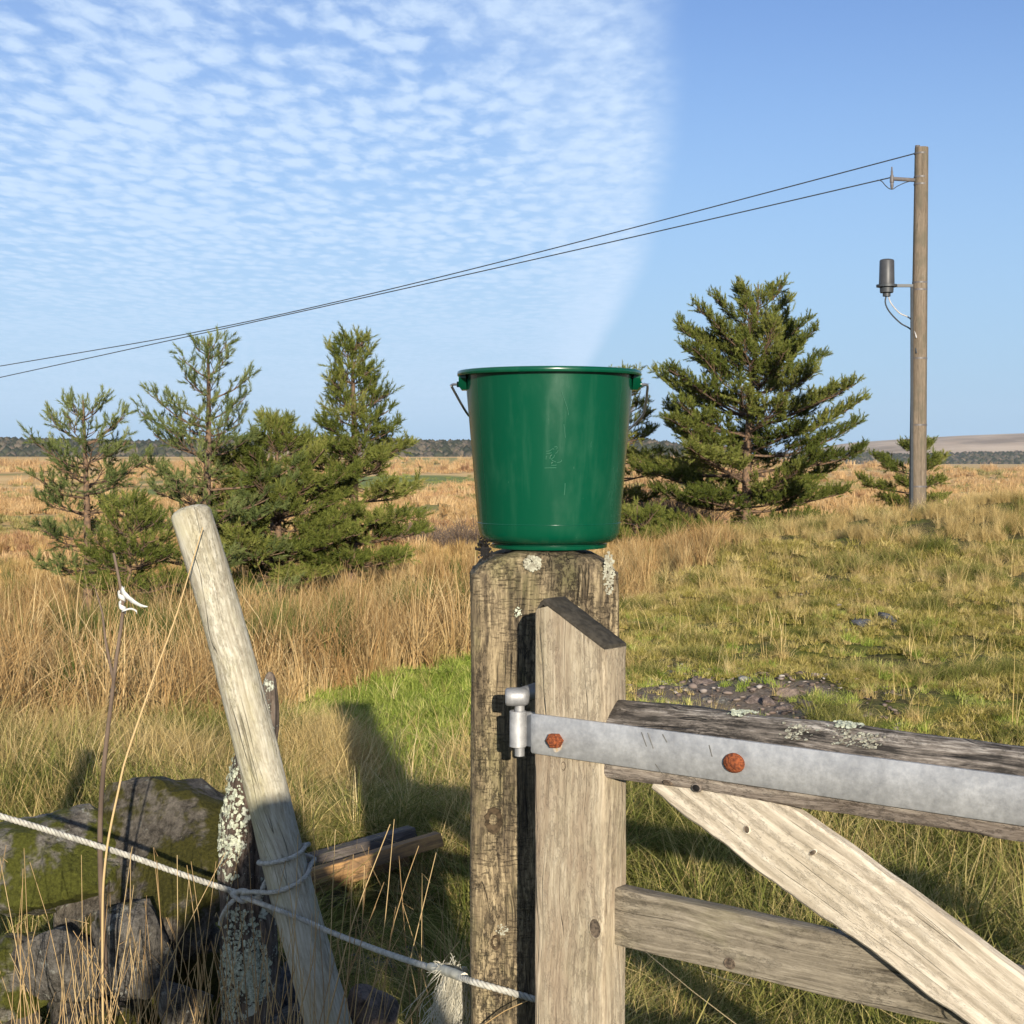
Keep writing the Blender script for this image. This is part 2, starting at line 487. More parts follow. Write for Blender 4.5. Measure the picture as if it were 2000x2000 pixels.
def build_ground():
    nx, ny = 261, 301
    ux = np.linspace(-1, 1, nx); X = np.sinh(ux * 7.2) / np.sinh(7.2) * 3500
    uy = np.linspace(0, 1, ny); Y = -25 + np.where(uy < 0.06, uy / 0.06 * 27, 27 + (np.exp((uy - 0.06) / 0.94 * 6.9) - 1) / (math.exp(6.9) - 1) * 3300 + (uy - 0.06) * 14)
    XX, YY = np.meshgrid(X, Y)
    Z = ground_z(XX, YY)
    V = np.stack([XX, YY, Z], -1).reshape(-1, 3)
    i = np.arange((nx) * (ny)).reshape(ny, nx)
    a, b, c, d = i[:-1, :-1].ravel(), i[:-1, 1:].ravel(), i[1:, 1:].ravel(), i[1:, :-1].ravel()
    T = np.concatenate([np.stack([a, b, c], 1), np.stack([a, c, d], 1)])
    o = put('ground', arr_mesh('ground', V, T, True), ground_material())
    tag(o, 'rough grazing land falling away to bleached moor fields', 'ground', kind='structure')
build_ground()

# ------------------------------------------------------------------ far hills and woods
def hill(name, label, pts, D, depth, mat, base=-12.0, n=160, jag=0.0):
    xs = np.linspace(pts[0][0], pts[-1][0], n)
    ys = np.interp(xs, [p[0] for p in pts], [p[1] for p in pts])
    # soften
    k = np.ones(9) / 9; ys = np.convolve(np.pad(ys, 4, mode='edge'), k, 'valid')
    prof = [(0.0, 0.0), (0.25, 0.33), (0.5, 0.66), (0.75, 0.88), (1.0, 1.0), (1.2, 1.0), (1.7, 0.5), (2.2, 0.0)]
    V = []; m_ = len(prof)
    for x, y in zip(xs, ys):
        r = pix(x, y, D + depth)
        zt = r.z
        for t, h in prof:
            yy = D + depth * t
            V.append((r.x * (1 + 0.0 * t), yy, base + (zt - base) * h + jag * math.sin(r.x * 0.02 + t * 5)))
    T = []
    for i in range(n - 1):
        for j in range(m_ - 1):
            a = i * m_ + j; T += [(a, a + m_, a + m_ + 1), (a, a + m_ + 1, a + 1)]
    o = put(name, arr_mesh(name, V, T, True), mat)
    tag(o, label, 'hill', kind='structure')
    return o
def hill_mat(name, c1, c2, c3, sc=0.01):
    m, g = newmat(name)
    co = g.n('ShaderNodeTexCoord').outputs['Object']
    n1 = g.noise(g.scalev(co, (sc, sc, sc * 6)), 1.0, 6.0, 0.65)
    c = g.ramp(n1, [(0.35, c1), (0.5, c2), (0.65, c3)])
    finish(g, c, 0.95, n1, 0.2, 1.0, 0.05)
    return m
M_moor = hill_mat('moor_hill', (0.30, 0.215, 0.135), (0.50, 0.36, 0.235), (0.62, 0.47, 0.32), 0.006)
M_woodhill = hill_mat('wooded_hill_floor', (0.030, 0.035, 0.022), (0.055, 0.055, 0.032), (0.085, 0.07, 0.045), 0.02)
hill('moor_hill', 'pale brown moorland hill rising beyond the big pine', [(1250, 900), (1450, 893), (1580, 884), (1650, 868), (1700, 862), (1760, 859), (1850, 852), (2000, 846), (2300, 840), (2700, 850), (3200, 880)],
     2300, 700, M_moor)
hill('wooded_hill', 'long low ridge covered by dark forest on the skyline', [(-900, 868), (100, 875), (250, 880), (330, 878), (420, 874), (520, 868), (600, 870), (700, 873), (790, 877), (860, 880), (930, 879),
     (1050, 876), (1180, 871), (1240, 872), (1300, 880), (1350, 887), (1420, 894), (1500, 905)], 900, 220, M_woodhill)
hill('moor_rise', 'low tan rise on the skyline behind the left pines', [(250, 900), (380, 893), (470, 881), (540, 876), (590, 878), (660, 888), (760, 897), (850, 905)], 700, 70, M_moor)
hill('forest_slope', 'dark plantation slope at the foot of the moor hill', [(1330, 910), (1450, 900), (1560, 896), (1650, 891), (1720, 897), (1800, 899), (1900, 895), (2100, 892), (2500, 897)], 1500, 250, M_woodhill)

def thin_shader(g, c, trans):
    """thin dull leaf: light scattered back plus some let through"""
    sh = g.n('ShaderNodeBsdfDiffuse', {'Color': c}).outputs[0]
    if trans:
        t = g.n('ShaderNodeBsdfTranslucent', {'Color': c}).outputs[0]
        sh = g.n('ShaderNodeMixShader', {0: trans, 1: sh, 2: t}).outputs[0]
    g.n('ShaderNodeOutputMaterial', {'Surface': sh})
def leaf_mat(name, stops, rough=0.6, trans=0.0, attr='rnd', spec=0.25, hstops=None):
    m, g = newmat(name)
    a = g.n('ShaderNodeAttribute', attribute_name=attr).outputs['Fac']
    c = g.ramp(a, stops)
    thin_shader(g, c, trans)
    return m
M_farwood = leaf_mat('far_conifers', [(0.0, (0.030, 0.036, 0.022)), (0.5, (0.055, 0.058, 0.034)), (1.0, (0.13, 0.105, 0.075))], 0.9, 0, spec=0.05)
def far_wood(name, label, px0, px1, D0, D1, n, hmin, hmax, ridge_of, seed):
    r = np.random.default_rng(seed)
    dg = bpy.data.objects[ridge_of]
    co = np.empty(len(dg.data.vertices) * 3, dtype=np.float32); dg.data.vertices.foreach_get('co', co); co = co.reshape(-1, 3)
    m_ = 8
    grid = co.reshape(-1, m_, 3)
    colx = grid[:, 4, 0]
    V = []; T = []; A = []
    xs = r.uniform((px0 - 1000) / F * (D1), (px1 - 1000) / F * (D1), n)
    ys = r.uniform(D0, D1, n)
    for x, y in zip(xs, ys):
        i = int(np.clip(np.searchsorted(colx, x), 0, len(colx) - 1))
        z = float(np.interp(y, grid[i, :, 1], grid[i, :, 2])) - 0.5
        h = r.uniform(hmin, hmax); w = h * r.uniform(0.34, 0.55); a = r.random()
        b = len(V); k = 6; a0 = r.uniform(0, 6)
        for q in range(k):
            an = a0 + 6.283 * q / k
            V.append((x + w * math.cos(an), y + w * math.sin(an), z + h * 0.12)); A.append(a)
        for q in range(k):
            an = a0 + 0.5 + 6.283 * q / k; ww = w * r.uniform(0.7, 0.95)
            V.append((x + ww * math.cos(an), y + ww * math.sin(an), z + h * r.uniform(0.60, 0.78))); A.append(min(1, a + 0.1))
        V.append((x, y, z + h)); A.append(a)
        for q in range(k):
            q2 = (q + 1) % k
            T += [(b + q, b + q2, b + k + q), (b + q2, b + k + q2, b + k + q), (b + k + q, b + k + q2, b + 2 * k)]
    o = put(name, arr_mesh(name, V, T, False, {'rnd': A}), M_farwood)
    tag(o, label, 'forest', kind='stuff')
far_wood('far_woodland', 'dark mass of far conifers along the skyline ridge', -300, 1420, 930, 1180, 5200, 6.5, 9.0, 'wooded_hill', 3)
far_wood('plantation', 'blue dark far conifer plantation below the moor hill', 1330, 2400, 1500, 1790, 3600, 6, 9, 'forest_slope', 5)

# ------------------------------------------------------------------ pines
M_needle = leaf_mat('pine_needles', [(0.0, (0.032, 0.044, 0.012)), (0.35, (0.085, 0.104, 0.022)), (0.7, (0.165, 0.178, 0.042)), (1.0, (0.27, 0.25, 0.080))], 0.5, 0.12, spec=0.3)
M_needle_blue = leaf_mat('pine_needles_bluish', [(0.0, (0.040, 0.058, 0.022)), (0.35, (0.090, 0.115, 0.038)), (0.75, (0.160, 0.180, 0.062)), (1.0, (0.24, 0.25, 0.10))], 0.5, 0.12, spec=0.3)
M_pinebark = plain_mat('pine_bark', (0.20, 0.125, 0.075), 0.9, 0.5, 22.0, 0.8, 0.0, 0.15, 0.01, (0.085, 0.062, 0.046))
def tubes_np(segs, nside=4):
    """segs: list of (points Nx3, radii N) -> V,T"""
    V = []; T = []; b = 0
    ang = np.arange(nside) * 2 * np.pi / nside
    for P, rad in segs:
        P = np.asarray(P, dtype=float); m_ = len(P)
        t = np.gradient(P, axis=0); t /= np.linalg.norm(t, axis=1, keepdims=True) + 1e-9
        ref = np.array([0, 0, 1.0]) if abs(t[0, 2]) < 0.9 else np.array([1.0, 0, 0])
        n1 = np.cross(t, ref); n1 /= np.linalg.norm(n1, axis=1, keepdims=True) + 1e-9
        n2 = np.cross(t, n1)
        ring = P[:, None] + (n1[:, None] * np.cos(ang)[None, :, None] + n2[:, None] * np.sin(ang)[None, :, None]) * np.asarray(rad)[:, None, None]
        V.append(ring.reshape(-1, 3))
        i = np.arange(m_ - 1)[:, None] * nside; k = np.arange(nside)[None]; k2 = (k + 1) % nside
        a = (b + i + k).ravel(); c = (b + i + k2).ravel(); d = (b + i + nside + k2).ravel(); e = (b + i + nside + k).ravel()
        T.append(np.stack([a, c, d], 1)); T.append(np.stack([a, d, e], 1))
        b += m_ * nside
    return np.concatenate(V), np.concatenate(T)
def needles(shoots, r, per=34, nl=0.055, nw=0.0032, ang=50):
    """shoots: arrays pos, dir, length, shade -> needle triangles"""
    P = np.array([s[0] for s in shoots]); Dn = np.array([s[1] for s in shoots]); L = np.array([s[2] for s in shoots]); S = np.array([s[3] for s in shoots])
    Dn /= np.linalg.norm(Dn, axis=1, keepdims=True)
    ref = np.where(np.abs(Dn[:, 2:3]) < 0.9, np.array([[0, 0, 1.0]]), np.array([[1.0, 0, 0]]))
    a = np.cross(Dn, ref); a /= np.linalg.norm(a, axis=1, keepdims=True); b = np.cross(Dn, a)
    n = len(P)
    t = (np.arange(per)[None] + r.random((n, per))) / per
    phi = r.uniform(0, 2 * np.pi, (n, per))
    th = np.radians(ang * r.uniform(0.55, 1.25, (n, per))) * (1 - 0.55 * t ** 2)
    rad = a[:, None] * np.cos(phi)[..., None] + b[:, None] * np.sin(phi)[..., None]
    d = Dn[:, None] * np.cos(th)[..., None] + rad * np.sin(th)[..., None]
    base = P[:, None] + Dn[:, None] * (t * L[:, None])[..., None]
    ln = nl * r.uniform(0.7, 1.2, (n, per))
    tip = base + d * ln[..., None]
    side = np.cross(d, r.normal(size=(n, per, 3))); side /= np.linalg.norm(side, axis=2, keepdims=True)
    v0 = base + side * nw; v1 = base - side * nw
    V = np.stack([v0, v1, tip], 2).reshape(-1, 3)
    T = np.arange(len(V)).reshape(-1, 3)
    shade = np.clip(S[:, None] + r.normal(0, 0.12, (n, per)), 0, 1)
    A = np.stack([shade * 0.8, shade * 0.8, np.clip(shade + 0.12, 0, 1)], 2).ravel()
    return V, T, A

def pine(name, label, px, D, py_top, whorls, seed, zbase=None, bare=0.12, per=34, mat=None, lean=0.0, density=1.0, clump=1.0, needle=0.055, nw=0.0034,
         trunk_r=None, group='pines beyond the rough grass', side=None):
    """whorls: list of (py, half-spread in px left, right) measured down the tree"""
    r = np.random.default_rng(seed)
    top = pix(px, py_top, D)
    base = Vector((top.x - lean, D, 0)); base.z = gz(base.x, D) if zbase is None else zbase
    H = top.z - base.z
    root = empty(name, base)
    tag(root, label, 'pine tree', group)
    tr = trunk_r or 0.016 * H + 0.01
    # trunk
    zs = np.linspace(-0.15, H * 0.985, 16)
    wob = 0.012 * H
    wx = wob * np.sin(zs * 1.3 + seed) * 0.6; wy = wob * np.cos(zs * 1.1 + seed * 2) * 0.6
    fr = np.clip(zs / H, 0, 1)
    axis = lambda z: np.array([np.interp(z, zs, wx) + lean * z / H, np.interp(z, zs, wy), z])
    P = np.array([axis(z) for z in zs])
    V, T = tubes_np([(P, tr * (1 - fr) ** 0.8 + 0.008)], 8)
    put('trunk', arr_mesh('trunk', V, T, True), M_pinebark, root)
    segs = []; shoots = []
    s_px = D / F
    W = sorted(whorls)
    wy_ = [w[0] for w in W]
    def prof(py, k): return np.interp(py, wy_, [w[k] for w in W])
    rows = []
    py = py_top + 26
    while py < W[-1][0]:
        rows.append(py)
        tt = (py - py_top) / (W[-1][0] - py_top)
        py += (27 + 30 * tt) / density ** 0.5 * r.uniform(0.7, 1.35)
    # leader
    zt = H
    for k in range(3):
        a0 = np.array([axis(H * 0.985)])[0]
    def add_shoot(p, d, L, sh): shoots.append((p, d, L, sh))
    add_shoot(axis(H * 0.985) - np.array([0, 0, 0.22]), np.array([0, 0, 1.0]), 0.26, 0.75)
    for k in range(4):
        a = r.uniform(0, 6.28)
        d = np.array([math.cos(a) * 0.45, math.sin(a) * 0.45, 1.0])
        add_shoot(axis(H * 0.95), d, 0.17, 0.75)
    for py in rows:
        z0 = (pix(px, py, D).z - base.z)
        t = (py - py_top) / (W[-1][0] - py_top)      # 0 top .. 1 bottom
        up = np.interp(t, [0, 0.2, 0.5, 0.8, 1], [1.1, 0.75, 0.42, 0.22, 0.1])
        nb = int(r.integers(4, 7)) if t > 0.12 else 4
        a0 = r.uniform(0, 6.28)
        for b in range(nb):
            az = a0 + 6.283 * b / nb + r.uniform(-0.35, 0.35)
            ca, sa = math.cos(az), math.sin(az)
            spread = prof(py, 2) if ca > 0 else prof(py, 1)
            spread = spread * abs(ca) + 0.5 * (prof(py, 1) + prof(py, 2)) * (1 - abs(ca))
            L = max(0.12, spread * s_px) * r.uniform(0.60, 1.16)
            rise = up * L * 0.75
            n = 7
            q = np.linspace(0, 1, n)
            start = axis(max(0.05, z0 - rise * 0.75))
            bx = start[0] + ca * L * q; by = start[1] + sa * L * q
            bz = start[2] + rise * (0.45 * q + 0.55 * q ** 2) + 0.03 * L * np.sin(q * 5 + r.uniform(0, 6)) - 0.05 * L * np.sin(q * 3.14) * t
            B = np.stack([bx, by, bz], 1)
            B[:, :2] += r.normal(0, 0.015 * L, (n, 2)) * q[:, None]
            br = (0.008 + 0.010 * L) * (1 - 0.75 * q)
            segs.append((B, br))
            dirs = np.gradient(B, axis=0)
            shade0 = 0.46 + r.uniform(-0.24, 0.24)
            # side twigs carrying shoots
            ntw = max(3, int((4 + L * 11) * density))
            for k in range(ntw):
                s = np.interp(k / max(1, ntw - 1), [0, 1], [bare + 0.2 * (1 - t), 1.0]) * r.uniform(0.92, 1.02)
                s = min(s, 1.0)
                p = np.array([np.interp(s, q, B[:, j]) for j in range(3)])
                d0 = np.array([np.interp(s, q, dirs[:, j]) for j in range(3)]); d0 /= np.linalg.norm(d0)
                sd = (1 if k % 2 else -1)
                perp = np.array([-sa, ca, 0]) * sd
                tl = (0.07 + 0.36 * L * (1 - s) + 0.05) * r.uniform(0.6, 1.25)
                d = d0 * 0.8 + perp * r.uniform(0.4, 1.0) * (1.05 - 0.5 * s) + np.array([0, 0, r.uniform(0.0, 0.55)])
                d /= np.linalg.norm(d)
                e = p + d * tl
                segs.append((np.array([p, (p + e) / 2 + np.array([0, 0, -0.01]), e]), np.array([0.006, 0.005, 0.003])))
                ns = max(2, int(round((2.4 + tl * 7.5) * clump * (0.62 + 0.5 * t))))
                for m_ in range(ns):
                    f = r.uniform(0.50, 1.0) if m_ else 1.0
                    pp = p + (e - p) * f + r.normal(0, 0.022, 3)
                    sdv = d * 0.75 + r.normal(0, 0.5, 3) + np.array([0, 0, 0.5])
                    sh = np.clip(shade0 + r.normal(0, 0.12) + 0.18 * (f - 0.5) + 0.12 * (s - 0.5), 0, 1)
                    add_shoot(pp, sdv, r.uniform(0.09, 0.18), sh)
    for k in range(int(60 * density)):      # dead bare twigs near the trunk
        z0 = H * r.uniform(0.08, 0.6); a = r.uniform(0, 6.283); L = r.uniform(0.2, 0.7) * H * 0.14
        p = axis(z0); e = p + np.array([math.cos(a), math.sin(a), r.uniform(-0.25, 0.35)]) * L
        segs.append((np.array([p, (p + e) / 2 + r.normal(0, .03, 3), e]), np.array([0.008, 0.006, 0.003])))
    V, T = tubes_np(segs, 4)
    put('branches', arr_mesh('branches', V, T, True), M_pinebark, root)['kind'] = 'stuff'
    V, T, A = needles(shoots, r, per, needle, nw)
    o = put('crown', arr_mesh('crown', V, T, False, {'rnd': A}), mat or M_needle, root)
    return root, len(shoots)

tot = 0
def P_(*a, **k):
    global tot
    tot += pine(*a, **k)[1]
P_('pine_tree', 'young pine with a thin open crown and bare leader, behind the tilted round stake', 404, 18.5, 658,
   [(670, 22, 25), (745, 60, 70), (800, 110, 75), (850, 125, 95), (900, 150, 150), (980, 170, 190), (1100, 160, 190), (1160, 130, 150)],
   11, per=46, mat=M_needle_blue, density=0.66, clump=0.95, bare=0.22, lean=0.05, needle=0.06, nw=0.0038)
P_('pine_tree', 'slender pointed pine with its pale trunk foot in the rushes', 690, 20.0, 652,
   [(670, 22, 22), (720, 48, 48), (780, 55, 75), (820, 62, 60), (845, 90, 95), (905, 85, 100), (935, 60, 80), (965, 75, 145), (1010, 80, 160), (1060, 90, 100), (1090, 115, 115), (1120, 60, 60)],
   12, per=38, density=1.25, clump=1.15, lean=0.03, needle=0.06, nw=0.004)
P_('pine_tree', 'low spreading bushy pine filling the gap between the two young pines', 540, 19.3, 815,
   [(830, 15, 15), (870, 55, 60), (910, 140, 150), (960, 170, 160), (1050, 190, 150), (1130, 190, 95), (1165, 160, 60)],
   13, per=38, density=1.75, clump=1.45, needle=0.055, nw=0.0038)
P_('pine_tree', 'small thin pine tip standing against the sky behind the bushy pine', 531, 24.0, 800,
   [(812, 12, 12), (845, 28, 26), (900, 45, 45), (1000, 60, 60), (1080, 60, 60)], 14, per=40, mat=M_needle_blue, density=0.9, clump=0.9)
P_('pine_tree', 'broad tall pine with a full crown on the right slope', 1478, 28.0, 548,
   [(560, 34, 34), (600, 100, 75), (650, 140, 120), (720, 160, 155), (790, 205, 205), (840, 230, 235), (890, 260, 265), (940, 285, 210), (1000, 240, 180), (1050, 180, 140), (1072, 130, 110)],
   15, per=38, density=1.75, clump=1.5, bare=0.12, needle=0.056, nw=0.0046, lean=0.18)
P_('pine_tree', 'dark pine mostly hidden behind the bucket, its tips showing over the rim', 1215, 31.0, 712,
   [(725, 16, 20), (800, 50, 55), (860, 60, 75), (930, 90, 110), (1010, 90, 120), (1050, 80, 100)], 16, per=34, density=1.2, clump=1.1, needle=0.06, nw=0.005)
P_('pine_tree', 'low bright green pine bush right of the bucket foot', 1245, 26.0, 985,
   [(992, 15, 20), (1010, 45, 50), (1040, 60, 70), (1075, 60, 75)], 17, per=34, density=1.6, clump=1.5)
P_('pine_tree', 'half hidden pine at the right edge below the moor hill', 1790, 33.0, 850,
   [(862, 12, 14), (900, 70, 50), (925, 120, 80), (960, 80, 80), (1010, 70, 80)], 18, per=34, density=1.2, clump=1.3, needle=0.07, nw=0.005)
P_('pine_tree', 'pine at the left edge reaching its tips in beside the young pine', 165, 18.0, 775,
   [(790, 25, 24), (830, 60, 90), (860, 80, 125), (920, 100, 120), (1050, 120, 110), (1150, 120, 110)], 19, per=40, mat=M_needle_blue, density=0.8, clump=0.9, needle=0.055, nw=0.004)
P_('pine_tree', 'bushy pine leaning in at the lower left behind the stake', 250, 16.5, 975,
   [(990, 20, 20), (1040, 70, 60), (1100, 90, 90), (1160, 80, 110)], 20, per=38, density=1.0, clump=1.0)

print('SHOOTS', tot)
# ------------------------------------------------------------------ bare shrubs
M_twig = plain_mat('bare_twigs', (0.17, 0.125, 0.095), 0.9, 0.4, 8.0, 0.1, 0, 0.1)
M_twig_dark = plain_mat('dark_bramble', (0.075, 0.055, 0.040), 0.9, 0.4, 8.0, 0.1, 0, 0.1)
M_twig_red = plain_mat('bracken_red', (0.24, 0.115, 0.055), 0.9, 0.4, 8.0, 0.1, 0, 0.1)
def shrub(name, label, px, D, wpx, hpx, n, mat, seed, rad=0.006, group='bare shrubs and brambles'):
    r = np.random.default_rng(seed)
    x = pix(px, 1000, D).x
    w = wpx * D / F; h = hpx * D / F
    z = gz(x, D)
    root = empty(name, (x, D, z)); tag(root, label, 'shrub', group)
    segs = []
    for i in range(n):
        a = r.uniform(0, 6.283); s = math.sqrt(r.random())
        bx, by = w * 0.5 * s * math.cos(a), w * 0.35 * s * math.sin(a)
        hh = h * r.uniform(0.5, 1.05) * (1 - 0.45 * s * s)
        d = np.array([r.normal(0, 0.35) + 0.4 * bx / w, r.normal(0, 0.35), 1.0])
        q = np.linspace(0, 1, 5)[:, None]
        P = np.array([[bx, by, -0.05]]) + d * hh * q + np.array([[r.normal(0, .25), r.normal(0, .25), -0.15]]) * hh * q ** 2
        segs.append((P, rad * (1.15 - q[:, 0])))
        for k in range(4):
            f = r.uniform(0.3, 0.95); p = P[0] + (P[-1] - P[0]) * f
            dd = d * 0.5 + r.normal(0, 0.55, 3); L = hh * r.uniform(0.15, 0.4)
            segs.append((np.array([p, p + dd * L * 0.5, p + dd * L + np.array([0, 0, 0.05 * L])]), np.array([rad * .6, rad * .5, rad * .3])))
    V, T = tubes_np(segs, 3)
    put('stems', arr_mesh('stems', V, T, True), mat, root)
shrub('bare_shrub', 'grey leafless scrub in the hollow left of the bucket, farther clump', 820, 47, 190, 66, 420, M_twig, 31, 0.010)
shrub('bare_shrub', 'grey leafless scrub touching the bucket side at its foot', 925, 44, 110, 85, 360, M_twig, 32, 0.010)
shrub('bare_shrub', 'reddish brown scrub in the hollow beside the slender pine', 740, 45, 110, 55, 260, M_twig_red, 33, 0.010)
shrub('bare_shrub', 'dark leafless thicket right of the bucket under the pines', 1290, 34, 190, 150, 620, M_twig, 34, 0.009)
shrub('bramble_thicket', 'dark bramble tangle under the bushy pine', 560, 17.3, 260, 72, 460, M_twig_dark, 35, 0.005)
shrub('bramble_thicket', 'dark bramble tangle at the foot of the leftmost pines', 300, 16.2, 240, 70, 380, M_twig_dark, 36, 0.005)
shrub('bare_shrub', 'rusty dead bracken on the crest at the right edge', 1720, 22, 70, 42, 160, M_twig_red, 37, 0.005)
shrub('bare_shrub', 'purple brown leafless shrubs below the moor hill', 1630, 90, 150, 55, 240, M_twig, 38, 0.016)
shrub('bare_shrub', 'brown leafless scrub behind the left pines', 430, 40, 320, 60, 420, M_twig, 39, 0.009)

# ------------------------------------------------------------------ grass
def grass_mat(name, stops, trans=0.25):
    m, g = newmat(name)
    a = g.n('ShaderNodeAttribute', attribute_name='rnd').outputs['Fac']
    i = g.n('ShaderNodeObjectInfo').outputs['Random']
    f = g.math('ADD', g.math('MULTIPLY', a, 0.55), g.math('MULTIPLY', i, 0.45))
    c = g.ramp(f, stops)
    thin_shader(g, c, trans)
    return m
TAN = [(0.0, (0.17, 0.10, 0.038)), (0.3, (0.36, 0.225, 0.085)), (0.65, (0.52, 0.35, 0.145)), (1.0, (0.66, 0.49, 0.24))]
M_straw = grass_mat('straw_grass', [(0.0, (0.20, 0.15, 0.05)), (0.3, (0.42, 0.30, 0.12)), (0.7, (0.62, 0.46, 0.20)), (1.0, (0.74, 0.60, 0.32))])
M_rush = grass_mat('rush_tan', [(0.0, (0.15, 0.085, 0.036)), (0.35, (0.36, 0.225, 0.092)), (0.7, (0.50, 0.35, 0.165)), (1.0, (0.62, 0.47, 0.25))])
M_meadow = grass_mat('meadow_tan', TAN)
M_moorgrass = grass_mat('moor_grass_blades', [(0.0, (0.24, 0.14, 0.055)), (0.3, (0.43, 0.275, 0.125)), (0.7, (0.56, 0.375, 0.185)), (1.0, (0.64, 0.47, 0.26))])
M_moorolive = grass_mat('moor_olive', [(0.0, (0.15, 0.135, 0.045)), (0.5, (0.27, 0.235, 0.085)), (1.0, (0.42, 0.34, 0.15))])
M_pasture = grass_mat('far_pasture', [(0.0, (0.13, 0.15, 0.04)), (0.5, (0.21, 0.235, 0.065)), (1.0, (0.34, 0.33, 0.11))])
M_moorrusset = grass_mat('moor_russet', [(0.0, (0.20, 0.11, 0.055)), (0.5, (0.36, 0.21, 0.105)), (1.0, (0.50, 0.33, 0.17))])
M_rushgreen = grass_mat('rush_green', [(0.0, (0.05, 0.065, 0.018)), (0.5, (0.10, 0.13, 0.032)), (1.0, (0.24, 0.21, 0.07))])
M_lawn = grass_mat('turf_green', [(0.0, (0.105, 0.15, 0.022)), (0.4, (0.235, 0.30, 0.050)), (0.7, (0.40, 0.43, 0.10)), (1.0, (0.66, 0.56, 0.24))])
M_mix = grass_mat('turf_yellow_green', [(0.0, (0.13, 0.125, 0.026)), (0.35, (0.30, 0.265, 0.060)), (0.65, (0.50, 0.395, 0.14)), (1.0, (0.68, 0.53, 0.25))])
M_deep = grass_mat('long_green_grass', [(0.0, (0.060, 0.075, 0.016)), (0.35, (0.13, 0.145, 0.032)), (0.65, (0.27, 0.25, 0.075)), (1.0, (0.58, 0.45, 0.20))])

def tuft_mesh(name, mat, n, spread, h0, h1, bend, w, seed, segs=3, outward=0.6):
    r = np.random.default_rng(seed)
    a = r.uniform(0, 2 * np.pi, n); s = np.sqrt(r.random(n)) * spread
    bx, by = s * np.cos(a), s * np.sin(a)
    nc = max(3, n // 30)      # blades gather in clumps
    ca = r.uniform(0, 2 * np.pi, nc); cs = np.sqrt(r.random(nc)) * spread
    own = r.integers(0, nc, n); pull = 0.88
    ox, oy = cs[own] * np.cos(ca[own]), cs[own] * np.sin(ca[own])
    bx = bx * (1 - pull) + ox * pull + r.normal(0, spread * 0.05, n); by = by * (1 - pull) + oy * pull + r.normal(0, spread * 0.05, n)
    a = np.arctan2(by - oy, bx - ox)
    tone = r.normal(0, 0.20, nc)[own]; hk = r.uniform(0.5, 1.25, nc)[own]
    az = np.where(r.random(n) < outward, a + r.normal(0, 0.6, n), r.uniform(0, 6.283, n))
    h = r.uniform(h0, h1, n) * hk; bd = bend * r.uniform(0.2, 1.6, n)
    t = np.linspace(0, 1, segs + 1)
    hor = h[:, None] * (0.25 * bd[:, None] * t + bd[:, None] * t ** 2.2)
    ver = h[:, None] * t * np.maximum(0.25, 1 - 0.35 * bd[:, None] * t)
    cx = bx[:, None] + hor * np.cos(az)[:, None]; cy = by[:, None] + hor * np.sin(az)[:, None]
    face = az + np.pi / 2 + r.normal(0, 0.7, n)
    sx, sy = np.cos(face), np.sin(face)
    ww = w * r.uniform(0.6, 1.3, n)[:, None] * (1 - 0.85 * t ** 1.5)[None]
    L = np.stack([cx + sx[:, None] * ww, cy + sy[:, None] * ww, ver], -1); Rr = np.stack([cx - sx[:, None] * ww, cy - sy[:, None] * ww, ver], -1)
    V = np.stack([L, Rr], 2).reshape(n, -1, 3)       # per blade (segs+1)*2
    m_ = (segs + 1) * 2
    T = []
    for k in range(segs):
        q = k * 2
        T += [(q, q + 1, q + 3), (q, q + 3, q + 2)]
    T = (np.arange(n)[:, None, None] * m_ + np.array(T)[None]).reshape(-1, 3)
    A = np.repeat(np.clip(r.random(n) + tone, 0, 1), m_)
    me = arr_mesh(name, V.reshape(-1, 3), T, False, {'rnd': A})
    me.materials.append(mat)
    return me

